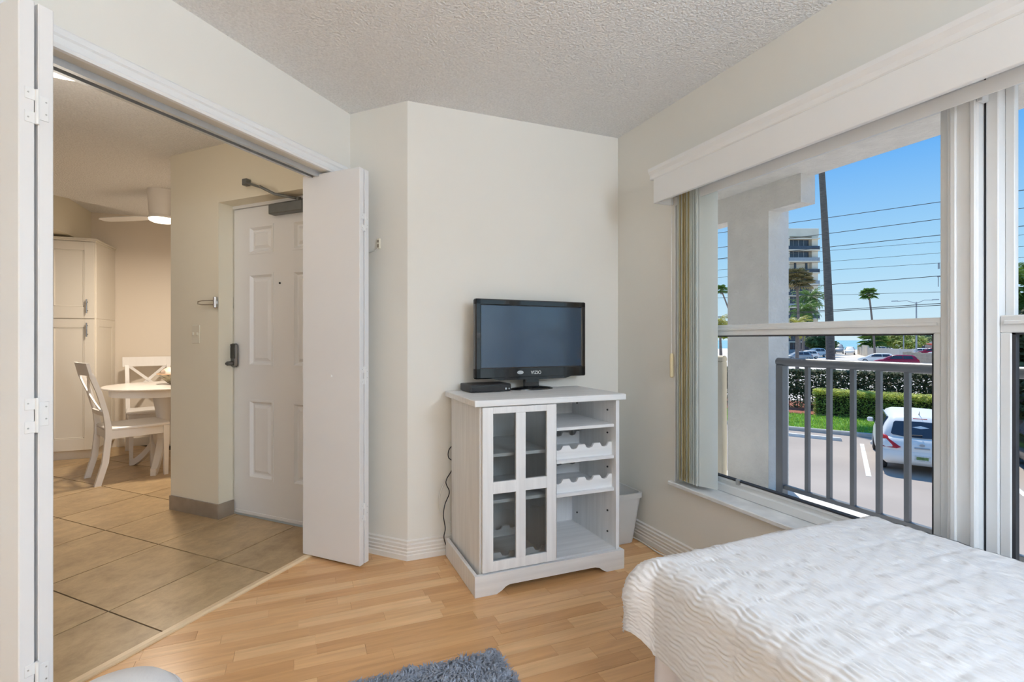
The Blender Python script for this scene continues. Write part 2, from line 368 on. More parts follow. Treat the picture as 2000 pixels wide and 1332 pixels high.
# moulded casing over the opening
prof = [(0, 2.06), (.012, 2.062), (.016, 2.072), (.012, 2.078), (.012, 2.098), (.018, 2.104), (.018, 2.122), (.010, 2.130), (0, 2.132)]
cm = MB().xprism([(-BB0-d, z) for d, z in prof], OA0-.06, OA1+.05, H45)
struct(cm, 'trim_2', 'white', 'white moulded head casing above the folding-door opening', 'casing')
tk = MB(); hbox(tk, OA0+.01, OA1-.01, -1.372, -1.392, 2.036, 2.06); hbox(tk, OA0+.01, OA1-.01, -1.418, -1.436, 2.036, 2.06); hbox(tk, OA0+.01, OA1-.01, -1.392, -1.418, 2.052, 2.06)
tag(tk.build('door_track', 'alubare'), 'metal door track along the underside of the opening head', 'track', kind='structure')
# window wall
ww = MB().box(0, XW, 0, YW0, 0, CEIL).box(0, XW, YW1, -6.5, 0, CEIL).box(0, XW, YW0, YW1, 0, SILL-.022).box(0, XW, YW0, YW1, HEAD, CEIL)
struct(ww, 'wall_right', 'wall', 'off-white window wall above and around the wide window', 'wall')
struct(box(-4.1, .17, -6.5, -6.62, 0, CEIL), 'wall_front', 'wall', 'plain bedroom wall facing the television wall', 'wall')
struct(box(-4.12, -4.0, -6.62, -1.9, 0, CEIL), 'wall_far_left', 'wall', 'plain bedroom wall at the far end from the window', 'wall')
# hall: entry wall with the recessed doorway, dining corner
DR = -.829
DB0, DB1, DH = -2.452, -1.535, 2.068
wm = MB(); hbox(wm, AE, AE+.24, -2.40, -2.877, 0, CEIL); hbox(wm, AE, AE+.24, BB0, -1.56, 0, CEIL); hbox(wm, AE, AE+.24, -1.56, -2.40, 2.065, CEIL)
hbox(wm, AE+.235, AE+.3, -1.3, -2.877, -.3, CEIL)  # unseen block added behind the door to stop outside light leaking in
struct(wm, 'wall_entry', 'wallcream', 'cream hall wall holding the entry door and switch', 'wall')
wm = MB(); hbox(wm, AE+.2, 3.3, -2.70, -2.877, 0, CEIL+.1)
struct(wm, 'wall_dining_right', 'wallpink', 'dining corner wall running back behind the entry wall', 'wall')
struct(box(-6.1, 0, 3.85, 4.0, 0, CEIL+.12), 'wall_dining_back', 'wallpink', 'beige dining wall behind the table and tall cabinet', 'wall')
struct(box(-6.2, -6.05, -3, 4, 0, CEIL+.12), 'wall_dining_left', 'wallpink', 'beige wall at the far left of the kitchen', 'wall')
struct(box(-6.2, -3.6, -2.45, -2.3, 0, CEIL+.1), 'wall_hall_end', 'wallpink', 'plain wall at the near end of the hall', 'wall')
struct(box(-4.7, -3.956, .9, 3.85, 2.19, CEIL+.1), 'trim_3', 'wallcream', 'dropped bulkhead above the tall cream cabinet', 'bulkhead')
# ribbed baseboards
bprof = [(0, 0), (.019, 0), (.019, .026), (.014, .030), (.017, .042), (.013, .047), (.016, .060), (.012, .065), (.014, .080), (.007, .086), (.010, .098), (0, .104)]
A0 = hp(AE, BB0)[:2]
struct(molding([(.0, 0), (BX, 0), A0], [(-d, z) for d, z in bprof]), 'baseboard_back', 'base', 'white ribbed baseboard wrapping the corner by the cabinet', 'baseboard')
struct(molding([(0, -.0), (0, -6.48)], bprof), 'baseboard_right', 'base', 'white ribbed baseboard under the window', 'baseboard')
bp = MB(); hbox(bp, AE-.012, AE, -2.400, -2.877, 0, .096, .001); hbox(bp, AE-.012, DR-.01, -2.388, -2.400, 0, .096, .001)
struct(bp, 'baseboard_hall', 'tilebase', 'brown tile skirting at the foot of the hall wall', 'baseboard')
struct(box(-3.72, -.3, 3.838, 3.85, 0, .09), 'baseboard_dining', 'base', 'pale skirting along the dining wall', 'baseboard')
# ---------------------------------------------------------------- entry door (door_1)
fr = MB(); hbox(fr, DR-.012, AE+.235, -2.40, -2.452, 0, 2.065); hbox(fr, DR-.012, AE+.235, -2.452, -1.53, 2.045, 2.069)
struct(fr, 'trim_4', 'doorwhite', 'white painted frame around the entry door', 'door frame')
d1 = thing('door_1', 'white six-panel entry door with keypad lock at the end of the hall', 'door', hp(DR, -1.99), R(45), kind='structure')
D0, D1 = -2.449, -1.538
panels = [(b0, b1, z0, z1) for b0, b1 in ((-2.263, -2.042), (-1.876, -1.655)) for z0, z1 in ((1.735, 1.92), (.995, 1.605), (.254, .775))]
sb = MB()                                                   # slab as a grid with openings for the panels
bs = sorted({D0, D1, *[p[0] for p in panels], *[p[1] for p in panels]}); zs = sorted({.012, 2.042, *[p[2] for p in panels], *[p[3] for p in panels]})
for i in range(len(bs)-1):
    for k in range(len(zs)-1):
        cb, cz = (bs[i]+bs[i+1])/2, (zs[k]+zs[k+1])/2
        if any(p[0] < cb < p[1] and p[2] < cz < p[3] for p in panels): continue
        hbox(sb, DR, DR+.04, bs[i], bs[i+1], zs[k], zs[k+1])
part(sb, 'door_slab', 'doorwhite', d1)
for b0, b1, z0, z1 in panels:
    pm = MB()
    def rect(o, a): return [H45 @ Vector((a, -(b0+o), z0+o)), H45 @ Vector((a, -(b1-o), z0+o)), H45 @ Vector((a, -(b1-o), z1-o)), H45 @ Vector((a, -(b0+o), z1-o))]
    pm.loft([rect(-.001, DR+.02), rect(-.001, DR-.004), rect(.012, DR-.004), rect(.026, DR+.014), rect(.036, DR+.014), rect(.055, DR+.003)])
    part(pm, 'door_panel', 'doorwhite', d1)
lk = MB(); hbox(lk, DR-.028, DR, -2.418, -2.352, .985, 1.145, .012)
lk = part(lk, 'keypad_lock', 'gunmetal', d1, label='keypad lock with black touch face and lever')
l2 = MB(); hbox(l2, DR-.031, DR-.026, -2.416, -2.358, 1.045, 1.141, .002); part(l2, 'lock_face', 'black', lk)
l2 = MB().tube([hp(DR-.02, -2.385, 1.012), hp(DR-.065, -2.385, 1.012)], .014, 12).tube([hp(DR-.06, -2.385, 1.012), hp(DR-.062, -2.43, 1.01), hp(DR-.058, -2.475, 1.0), hp(DR-.05, -2.48, .965)], [.010, .009, .008, .006], 8)
part(l2, 'lever', 'gunmetal', lk, smooth=40)
l2 = MB().tube([hp(DR-.0315, -2.402, 1.122), hp(DR-.034, -2.402, 1.122)], .005, 10); part(l2, 'lock_mark', 'alu', lk)
pk = MB().tube([hp(DR, -1.985, 1.532), hp(DR-.004, -1.985, 1.532)], .007, 10); part(pk, 'peephole', 'blackmatt', d1)
cb = MB(); hbox(cb, DR-.055, DR, -2.03, -1.75, 1.965, 2.028, .005)
cb = part(cb, 'door_closer', 'closer', d1, label='dark grey door closer with a folding arm')
ar = MB().tube([hp(DR-.03, -1.80, 2.025), hp(DR-.03, -1.80, 2.052)], .016, 10).tube([hp(DR-.03, -1.80, 2.045), hp(AE-.03, -1.87, 2.048), hp(AE-.09, -1.93, 2.085)], .009, 8)
ar.tube([hp(AE-.09, -1.925, 2.08), hp(AE-.02, -2.13, 2.155)], .008, 8); hbox(ar, AE-.035, AE, -2.145, -2.105, 2.135, 2.175, .003)
part(ar, 'closer_arm', 'closer', cb, smooth=40)
sw_ = MB(); hbox(sw_, DR-.004, DR, D0+.01, D1-.01, .012, .034, .002); part(sw_, 'door_sweep', 'doorwhite', d1)
gd = MB(); hbox(gd, DR-.012, DR, -2.425, -2.400, 1.375, 1.46, .004)
for z in (1.395, 1.44): gd.tube([hp(DR-.012, -2.412, z), hp(DR-.03, -2.412, z)], .009, 10)
part(gd, 'guard_plate', 'chrome', d1, smooth=40)
g = thing('door_guard', 'chrome swing-bar door guard on the jamb beside the entry door', 'door guard', hp(AE-.002, -2.42, 1.41), R(45))
gm = MB(); hbox(gm, AE-.010, AE-.001, -2.436, -2.404, 1.375, 1.45, .004); gm.tube([hp(AE-.022, -2.405, 1.38), hp(AE-.022, -2.405, 1.445)], .011, 10)
part(gm, 'hinge_block', 'chrome', g, smooth=40)
part(MB().tube([hp(AE-.02, -2.41, 1.425), hp(AE-.045, -2.50, 1.424), hp(AE-.05, -2.53, 1.418), hp(AE-.05, -2.53, 1.404), hp(AE-.045, -2.50, 1.398), hp(AE-.02, -2.41, 1.397)], .0038, 8), 'swing_bar', 'chrome', g, smooth=40)
s = thing('light_switch', 'pale double switch plate on the cream hall wall', 'switch', hp(AE, -2.614, 1.206), R(45))
sm = MB(); hbox(sm, AE-.006, AE, -2.653, -2.575, 1.145, 1.268, .003); part(sm, 'plate', 'switch', s)
for bb in (-2.633, -2.595):
    sm = MB(); hbox(sm, AE-.016, AE-.005, bb-.005, bb+.005, 1.198, 1.218, .002); part(sm, 'toggle', 'switch', s)
# ---------------------------------------------------------------- folding doors
def bifold(name, label, a_list, b0, b1, hz, label_h, side):
    t = thing(name, label, 'door', hp(sum(a_list)/len(a_list), (b0+b1)/2, 0), R(45), kind='structure')
    for a in a_list:
        m = MB(); hbox(m, a, a+.0335, b0, b1, .014, 2.05, .0025); part(m, 'door_leaf', 'leaf', t)
    am = a_list[0]+.0335; an = a_list[1]
    for z in hz:
        m = MB()
        for dz in (-.045, .015): hbox(m, am-.022, am+.001, b1, b1+.0022, z+dz, z+dz+.030, .0008)
        hbox(m, an-.001, an+.022, b1, b1+.0022, z-.03, z+.033, .0008)
        c = H45 @ Vector(((am+an)/2, -(b1+.003), 0))
        m.tube([(c.x, c.y, z-.045), (c.x, c.y, z+.045)], .0048, 8)
        h = part(m, 'hinge', 'white', t, smooth=40)
        sm = MB()
        for (aa, zz) in ((am-.015, z-.032), (am-.015, z+.032), (an+.016, z-.012), (an+.016, z+.02)):
            c = H45 @ Vector((aa, -(b1+.0022), zz)); d = H45 @ Vector((aa, -(b1+.003), zz)); sm.tube([c, d], .0022, 6)
        part(sm, 'hinge_screws', 'steel', h, kind='stuff')
    return t
dA = bifold('door_2', 'folded white bifold door standing open beside the television wall', (-1.142, -1.101), -1.488, -1.106, (1.775, .985, .285), '', 1)
m = MB(); cpt = H45 @ Vector((-1.142, 1.29, .98)); dpt = H45 @ Vector((-1.147, 1.29, .98)); m.tube([cpt, dpt], .006, 10); part(m, 'knob_hole_cover', 'white', dA)
dB = bifold('door_3', 'folded white bifold door standing open at the left edge, near the camera', (-2.4995, -2.459), -1.478, -1.100, (1.775, .972, .285), '', 1)
# ---------------------------------------------------------------- window (two single-hung units in one opening)
struct(box(-.022, XW-.05, YW0+.03, YW1-.03, SILL-.022, SILL, .004), 'trim_5', 'marble', 'grey marble window sill under the wide window', 'window sill')
struct(box(-.0, XW, YW0-.008, YW0, SILL, HEAD).box(0, XW, YW0, YW1, HEAD-.006, HEAD), 'trim_6', 'white', 'bright white reveal at the left side of the window', 'reveal')
FX0, FX1 = .10, .165
ZM0, ZM1 = 1.19, 1.243
def window(n, y0, y1, label):
    t = thing(n, label, 'window', (FX0, (y0+y1)/2, SILL), 0, kind='structure')
    f = .03
    fm = MB().box(FX0, FX1, y0, y0-f, SILL, HEAD, .003).box(FX0, FX1, y1, y1+f, SILL, HEAD, .003).box(FX0, FX1, y0-f, y1+f, HEAD-.035, HEAD, .003)
    fm.box(FX0-.004, FX1, y0-f, y1+f, SILL, SILL+.04, .004).box(FX0+.012, FX0+.02, y0-f, y1+f, SILL+.04, SILL+.056)
    fr = part(fm, 'window_frame', 'alu', t)
    # upper sash: outer track
    um = MB().box(FX0+.035, FX1-.008, y0-f, y0-f-.022, ZM0, HEAD-.035, .002).box(FX0+.035, FX1-.008, y1+f, y1+f+.012, ZM0, HEAD-.035, .002).box(FX0+.035, FX1-.008, y0-f, y1+f, HEAD-.06, HEAD-.035, .002).box(FX0+.035, FX1-.008, y0-f, y1+f, ZM0+.005, ZM0+.035, .002)
    us = part(um, 'upper_sash', 'alu', t)
    part(box(FX0+.048, FX0+.052, y0-f-.01, y1+f+.006, ZM0+.02, HEAD-.045), 'pane', 'glass', us)
    # lower sash: inner track
    lm = MB().box(FX0+.006, FX0+.034, y0-f, y1+f, ZM0, ZM1, .003).box(FX0+.0, FX0+.01, y0-f-.01, y1+f+.01, ZM1-.028, ZM1-.016, .002)
    lm.box(FX0+.006, FX0+.034, y0-f, y0-f-.026, SILL+.056, ZM0, .003).box(FX0+.006, FX0+.034, y1+f, y1+f+.022, SILL+.056, ZM0, .003).box(FX0+.006, FX0+.034, y0-f-.026, y1+f+.022, SILL+.056, SILL+.072, .002)
    ls = part(lm, 'lower_sash', 'alu', t)
    gm = MB().box(FX0+.01, FX0+.02, y0-f-.026, y1+f+.022, ZM0-.006, ZM0).box(FX0+.004, FX0+.03, y0-f-.026, y1+f+.022, SILL+.070, SILL+.077).box(FX0+.01, FX0+.03, y0-f-.026, y0-f-.034, SILL+.077, ZM0).box(FX0+.01, FX0+.03, y1+f+.022, y1+f+.027, SILL+.077, ZM0)
    part(gm, 'gasket', 'gasket', ls)
    part(box(FX0+.019, FX0+.022, y0-f-.024, y1+f+.02, SILL+.07, ZM0+.002), 'pane', 'glass', ls)
    part(box(FX0-.004, FX0+.008, (y0+y1)/2-.03+.28, (y0+y1)/2-.01+.28, SILL+.056, SILL+.084, .002), 'sash_latch', 'steel', ls)
    return t
window('window_1', YW0-.008, -1.637, 'left aluminium single-hung window behind the stacked vertical slats')
window('window_2', -1.722, YW1, 'right aluminium single-hung window cut by the right edge of the photo')
mm = MB().box(.072, .165, -1.638, -1.716, SILL, HEAD, .004).box(.066, .09, -1.648, -1.664, SILL, HEAD, .003).box(.066, .09, -1.698, -1.712, SILL, HEAD, .003)
struct(mm, 'trim_7', 'alu', 'thick white mullion between the two windows', 'mullion')
struct(box(.105, .15, -1.7165, -1.7215, SILL, HEAD), 'trim_8', 'gasket', 'dark joint on the right side of the mullion', 'joint')
tag(box(.066, .10, -1.716, -1.730, 1.90, 1.955, .002).build('frame_clip', 'alu'), 'small aluminium clip at the top of the mullion', 'clip')
# valance
v = thing('valance', 'long white wooden valance with a crown top over the window', 'valance', (-.06, -1.8, 1.893))
part(MB().box(-.12, -.102, -.472, -3.2, 1.893, 2.03, .002).box(-.102, 0, -.472, -.49, 1.893, 2.03, .001), 'valance_board', 'white', v)
vp = [(0, 2.021), (-.122, 2.021), (-.126, 2.026), (-.128, 2.045), (-.138, 2.062), (-.140, 2.078), (0, 2.078)]
part(MB().loft([[(x, y0, z) for x, z in vp] for y0 in (-.452, -3.2)]), 'crown_moulding', 'white', v)
part(box(-.09, -.02, -.50, -3.2, 1.935, 1.965, .003), 'head_rail', 'alu', v)
part(box(-.003, .0, -.5, -3.2, 1.885, 1.93), 'light_strip', 'white', v)
# vertical slats stacked at the left
vb = thing('vertical_blind', 'stack of vertical slats gathered at the left side of the window', 'blind', (.02, -.6, .43))
def slat(c, ang, name='slat', m='blind', wdt=.089):
    sm = MB(); rings = []
    for z in (.434, 1.95):
        pr = []
        for k in range(7):
            u = -1+2*k/6; pr.append((u*wdt/2, .006*(1-u*u)))
        pr += [(x, y+.0012) for x, y in pr[::-1]]
        rings.append([(c[0]+x*math.cos(ang)-y*math.sin(ang), c[1]+x*math.sin(ang)+y*math.cos(ang), z) for x, y in pr])
    sm.loft(rings); return part(sm, name, m, vb, smooth=30)
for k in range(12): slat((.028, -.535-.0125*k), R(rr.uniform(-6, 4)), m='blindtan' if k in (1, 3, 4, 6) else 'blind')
slat((.022, -.700), R(-52)); slat((.012, -.715), R(-66))
part(MB().tube([(.01, -.512, 1.93), (.008, -.511, 1.2), (.012, -.513, .62), (.02, -.517, .585), (.026, -.521, .62), (.022, -.52, 1.2), (.02, -.52, 1.93)], .0016, 6), 'bead_chain', 'cord', vb)
part(MB().tube([(-.012, -.486, 1.93), (-.012, -.486, 1.09)], .0015, 6).tube([(-.018, -.492, 1.93), (-.018, -.492, 1.09)], .0015, 6), 'pull_cord', 'cord', vb)
part(MB().box(-.024, -.004, -.481, -.499, .966, 1.096, .006), 'cord_weight', 'weight', vb, label='cream plastic cord weight')
# ================================================================ MEDIA CABINET, TELEVISION
ZT = .892
c = thing('media_cabinet', 'whitewashed media cabinet with glass door, open shelves and wine racks', 'cabinet', (-.73, -.26, 0))
part(box(-1.137, -.312, -.497, -.018, .862, ZT, .003), 'cabinet_top', 'grainx', c)
part(box(-1.105, -1.085, -.472, -.03, .0, .862, .001), 'side_panel', 'grain', c)
part(box(-.357, -.337, -.472, -.03, .0, .862, .001), 'side_panel', 'grain', c)
part(box(-1.085, -.357, -.042, -.032, .05, .862), 'back_panel', 'grain', c)
part(box(-.735, -.719, -.452, -.042, .095, .862), 'divider', 'grain', c)
part(box(-1.085, -.357, -.462, -.042, .083, .098), 'bottom_panel', 'grainx', c)
# plinth with a scooped front
arch = [(-1.137, 0), (-1.03, 0), (-1.005, .012), (-.985, .027), (-.965, .034), (-.50, .034), (-.475, .027), (-.455, .012), (-.43, 0), (-.326, 0), (-.326, .096), (-1.137, .096)]
part(MB().yprism(arch, -.498, -.480), 'plinth_front', 'grainx', c)
part(box(-1.137, -1.119, -.480, -.03, 0, .096, .002), 'plinth_side', 'grain', c)
part(box(-.344, -.326, -.480, -.03, 0, .096, .002), 'plinth_side', 'grain', c)
# door
d = part(MB().box(-1.098, -1.045, -.492, -.474, .102, .858, .001).box(-.768, -.716, -.492, -.474, .102, .858, .001).box(-1.045, -.768, -.491, -.475, .828, .858, .001)
         .box(-1.045, -.768, -.491, -.475, .102, .148, .001).box(-1.045, -.768, -.491, -.475, .458, .513, .001).box(-.930, -.880, -.4915, -.4745, .148, .828, .001), 'cabinet_door', 'grain', c)
for x0, x1 in ((-1.045, -.930), (-.880, -.768)):
    for z0, z1 in ((.148, .458), (.513, .828)): part(box(x0, x1, -.481, -.4785, z0, z1), 'pane', 'cabglass', d)
part(box(-.7155, -.7135, -.490, -.476, .11, .85), 'door_edge_strip', 'steel', d)
for z in (.62, .40): part(box(-1.085, -.735, -.43, -.042, z-.008, z+.008, .001), 'shelf', 'grainx', c)
for z in (.735, .572, .405): part(box(-.719, -.357, -.455, -.042, z-.016, z, .001), 'shelf', 'grainx', c)
def scallop(x0, x1, z, h, n, y):
    p = [(x0, z), (x1, z), (x1, z+h)]; pitch = (x1-x0)/n
    for k in range(n, 0, -1):
        cx_ = x0+pitch*(k-.5)
        for a in (-1, -.6, 0, .6, 1): p.append((cx_-a*pitch*.30, z+h-.022*math.sqrt(max(0, 1-a*a))))
    p.append((x0, z+h)); return MB().yprism(p, y, y+.012)
for z in (.572, .405):
    for y in (-.435, -.12): part(scallop(-.719, -.357, z, .066, 4, y), 'wine_rack_rail', 'grainx', c)
for y in (-.42, -.12): part(scallop(-1.085, -.735, .098, .055, 4, y), 'wine_rack_rail', 'grainx', c)
pn = MB()
for y in (-.40, -.10):
    for z in (.16, .27, .50, .68, .80): pn.tube([(-.3575, y, z), (-.362, y, z)], .005, 8)
part(pn, 'shelf_pin_holes', 'blackmatt', c, kind='stuff')
# television
TVX, TVY = -.655, -.10
tv = thing('television', 'black flat-screen television with glossy frame on the white cabinet', 'television', (TVX, TVY, ZT), R(3.2))
W2, Z0, Z1 = .352, .067, .497
part(MB().box(-W2, W2, -.020, .012, Z0, Z1, .006), 'screen_frame', 'black', tv) if 0 else None
fmb = MB().box(-W2, -W2+.034, -.024, .014, Z0, Z1, .006).box(W2-.030, W2, -.024, .014, Z0, Z1, .006).box(-W2, W2, -.024, .014, Z1-.034, Z1, .006).box(-W2, W2, -.024, .014, Z0, Z0+.060, .006)
fmb.yprism([(-W2*.75, Z0+.004), (-W2*.6, Z0-.010), (W2*.6, Z0-.010), (W2*.75, Z0+.004)], -.022, .010)
fo = fmb.build('bezel', 'black', tv)
box(-W2+.03, W2-.026, -.018, .0, Z0+.055, Z1-.03).build('screen', 'screen', tv)
box(-W2+.02, W2-.02, .0, .05, Z0+.02, Z1-.02, .02).build('back_shell', 'blackmatt', tv)
MB().box(-.045, .045, -.012, .022, .012, Z0+.03, .006).build('neck', 'black', tv)
bm_ = MB().lathe([(.0, 0), (1, 0), (1, .004), (.9, .010), (.45, .017), (.0, .020)], 40, Matrix.Translation((.0, -.0, 0)) @ Matrix.Diagonal((.135, .062, 1, 1)), cap=False)
bm_.build('stand_base', 'black', tv, smooth=50)
fc = bpy.data.curves.new('maker_name', 'FONT'); fc.body = 'VIZIO'; fc.size = .026; fc.extrude = .0004; fc.align_x = 'CENTER'; fc.align_y = 'CENTER'
tmp = bpy.data.objects.new('maker_name_curve', fc); col.objects.link(tmp)
dg = bpy.context.evaluated_depsgraph_get(); fme = bpy.data.meshes.new_from_object(tmp.evaluated_get(dg)); bpy.data.objects.remove(tmp); fme.materials.clear(); fme.materials.append(M['alu'])
ft = bpy.data.objects.new('maker_name', fme); col.objects.link(ft); ft.parent = fo; ft.location = (.015, -.0246, Z0+.027); ft.rotation_euler = (R(90), 0, 0)
MB().lathe([(.0, 0), (.02, 0), (.02, .0008), (0, .0008)], 20, Matrix.Translation((-.085, -.0243, Z0+.030)) @ Matrix.Rotation(R(90), 4, 'X') @ Matrix.Diagonal((1, .5, 1, 1)), cap=False).build('badge', 'steel', fo)
# set-top box
sb_ = thing('set_top_box', 'slim black set-top box at the left end of the cabinet top', 'media player', (-.935, -.105, ZT), R(3))
box(-.118, .118, -.075, .075, .003, .042, .004).build('case', 'blackmatt', sb_)
box(-.112, .112, -.0765, -.074, .008, .036, .001).build('front_panel', 'black', sb_)
MB().tube([(.085, -.076, .016), (.085, -.079, .016)], .006, 12).tube([(.104, -.076, .016), (.104, -.079, .016)], .004, 10).build('buttons', 'steel', sb_, kind='stuff')
# loose cables beside the cabinet
def wire(name, pts, r, m, label, cat='cable', group=None):
    P = [Vector(p) for p in pts]; q = []
    for i in range(len(P)-1):
        a, b, c_, d_ = P[max(i-1, 0)], P[i], P[i+1], P[min(i+2, len(P)-1)]
        for k in range(6):
            t = k/6; q.append(.5*((2*b)+(c_-a)*t+(2*a-5*b+4*c_-d_)*t*t+(3*b-a-3*c_+d_)*t**3))
    return tag(MB().tube(q+[P[-1]], r, 7).build(name, m, smooth=1), label, cat, group)
wire('black_cable', [(-1.09, -.025, .60), (-1.118, -.026, .57), (-1.12, -.026, .53), (-1.09, -.024, .50), (-1.10, -.024, .46), (-1.135, -.026, .40), (-1.115, -.026, .34), (-1.14, -.028, .28), (-1.15, -.03, .22), (-1.14, -.032, .15), (-1.148, -.034, .10), (-1.125, -.03, .04), (-1.09, -.022, .012)], .0027, 'blackmatt', 'thin black cable hanging down behind the left side of the cabinet')
wire('white_cable', [(-1.085, -.020, .47), (-1.125, -.022, .42), (-1.165, -.024, .34), (-1.168, -.024, .26), (-1.14, -.026, .20), (-1.10, -.024, .17), (-1.07, -.022, .16)], .0034, 'cord', 'white cable looping beside the left side of the cabinet')
wire('floor_cable', [(-.08, -.09, .006), (-.040, -.20, .005), (-.036, -.30, .005), (-.045, -.42, .005), (-.031, -.52, .005), (-.035, -.75, .005), (-.03, -1.1, .005)], .0045, 'cord', 'white cable lying on the floor along the right baseboard')
# waste bin
bn = thing('waste_bin', 'small translucent white waste bin between the cabinet and the window wall', 'bin', (-.178, -.165, 0))
def ring(h, z, r=.03):
    p = []
    for cx_, cy_, a0 in ((1, 1, 0), (-1, 1, 90), (-1, -1, 180), (1, -1, 270)):
        for k in range(4): a = R(a0+30*k); p.append((cx_*(h-r)+r*math.cos(a), cy_*(h*.8-r)+r*math.sin(a), z))
    return p
MB().loft([ring(.108, .001), ring(.145, .285), ring(.139, .285), ring(.104, .006)]).build('bin_body', 'bin', bn, smooth=35)
MB().loft([ring(.144, .262), ring(.150, .264), ring(.151, .290), ring(.137, .292), ring(.137, .286)], caps=False).build('bin_rim', 'bin', bn, smooth=35)
# phone jack on the short wall
pj = thing('phone_jack', 'small white wall jack with a thin wire on the short shaded wall', 'wall jack', hp(AE, -1.129, 1.691), R(45))
pm = MB(); hbox(pm, AE-.012, AE, -1.117, -1.140, 1.665, 1.722, .003); part(pm, 'jack_plate', 'switch', pj)
pm = MB(); hbox(pm, AE-.0135, AE-.011, -1.123, -1.134, 1.672, 1.690); hbox(pm, AE-.0135, AE-.011, -1.123, -1.134, 1.700, 1.712); part(pm, 'socket', 'tilebase', pj)
part(MB().tube([hp(AE-.008, -1.13, 1.667), hp(AE-.012, -1.15, 1.655), hp(AE-.012, -1.185, 1.65), hp(AE-.008, -1.215, 1.662), hp(AE-.006, -1.27, 1.67)], .0025, 6), 'wire', 'cord', pj)
# ================================================================ BED, RUG, POUF
BX0, BX1, BY0, BY1, BH = -.955, -.022, -1.425, -3.40, .548
bd = thing('bed', 'low twin bed with a white ruffled skirt under the quilt', 'bed', ((BX0+BX1)/2, (BY0+BY1)/2, 0))
part(box(BX0+.03, BX1-.02, BY0-.03, BY1+.03, .22, BH-.03, .05), 'mattress', 'skirt', bd)
part(box(BX0+.05, BX1-.03, BY0-.05, BY1+.05, .10, .22, .01), 'bed_base', 'skirt', bd)
for x in (BX0+.10, BX1-.09):
    for y in (BY0-.10, BY1+.10): part(box(x-.025, x+.025, y-.025, y+.025, 0, .10, .004), 'leg', 'blackmatt', bd)
sk = MB(); pts = []
per = [(BX1-.03, BY0-.02), (BX0+.022, BY0-.02), (BX0+.022, BY1)]
L0 = abs(per[0][0]-per[1][0]); L1 = abs(per[1][1]-per[2][1]); N = 420
rings = []
for i in range(N+1):
    s = (L0+L1)*i/N
    if s < L0: x, y, nx, ny = per[0][0]-s, per[0][1], 0, 1
    else: x, y, nx, ny = per[1][0], per[1][1]-(s-L0), -1, 0
    wv = .014*math.sin(s*58)+.008*math.sin(s*97+1)+.006*math.sin(s*23)
    rings.append([(x+nx*(wv*k-.004), y+ny*(wv*k-.004), z) for z, k in ((.335, .1), (.25, .4), (.17, .75), (.09, 1), (.006, 1.25))])
sk.loft(rings, closed=False, caps=False)
part(sk, 'bed_skirt', 'skirt', bd, smooth=1)
# quilt: a cloth sheet laid over the mattress
def quilt():
    rr2 = random.Random(11); from mathutils import noise as nz
    hang_s, hang_f = .235, .235
    u0, u1 = BX0-hang_s, BX1+.03; v0, v1 = BY0+hang_f, BY1+.02
    NU, NV = 640, 430; vs = []; rad = .055
    for j in range(NV+1):
        v_ = v0+(v1-v0)*j/NV
        for i in range(NU+1):
            u = u0+(u1-u0)*i/NU
            ox = max(0, BX0+rad-u); oy = max(0, v_-(BY0-rad)); o = math.hypot(ox, oy)
            if o > .40: ox *= .40/o; oy *= .40/o; o = .40
            nx, ny = ((-ox/o, oy/o) if o > 0 else (0, 0))
            bx_, by_ = max(u, BX0+rad), min(v_, BY0-rad)
            cr = (2*ox*oy/(o*o))**2 if o > 0 else 0
            rc = rad*(1+1.45*cr); arc = rc*math.pi/2
            if o <= arc: t = o/rc; out = rc*math.sin(t); dn = rc*(1-math.cos(t))
            else:
                e_ = o-arc; dn = rc+e_*(.985-.46*cr); out = rc+e_*(.045-.10*cr)
            fold = .0
            if o > arc: fold = .008*math.sin((u-v_)*13+1)*min(1, (o-arc)/.2)
            out += fold
            x = bx_+nx*out; y = by_+ny*out; z = BH-dn
            # crown of the mattress and puckered channel stitching
            z += .012*math.sin(max(0, min(1, (u-BX0)/(BX1-BX0)))*math.pi)*(1 if o == 0 else max(0, 1-o/.1))
            pk = ((.0028 if o < rad else .0015)*math.sin(6.2832*u/.0135+5.5*nz.noise((u*20, v_*34, 2.2)))*max(.1, .5+1.5*nz.noise((u*30, v_*36, 6.1)))
                  +.0022*nz.noise((u*85, v_*40, 4.1))+.0018*nz.noise((u*5, v_*5, 8.)))
            st = abs(((v_-BY0)/.105) % 1-.5)*2
            pk += .0020*(1-st**10)
            st2 = abs(((u-BX0)/.052) % 1-.5)*2
            pk += .0008*(1-st2**8)
            if o <= arc:
                t = o/rc; z += pk*math.cos(t); x += nx*pk*math.sin(t); y += ny*pk*math.sin(t)
            else: x += nx*pk; y += ny*pk
            vs.append((min(x, BX1+.016), y, z))
    n = NU+1
    fs = [(j*n+i, j*n+i+1, (j+1)*n+i+1, (j+1)*n+i) for j in range(NV) for i in range(NU)]
    o = MB().add(vs, fs).build('quilt', 'quilt', smooth=1)
    return tag(o, 'white puckered quilt draped over the low bed by the window', 'quilt')
quilt()
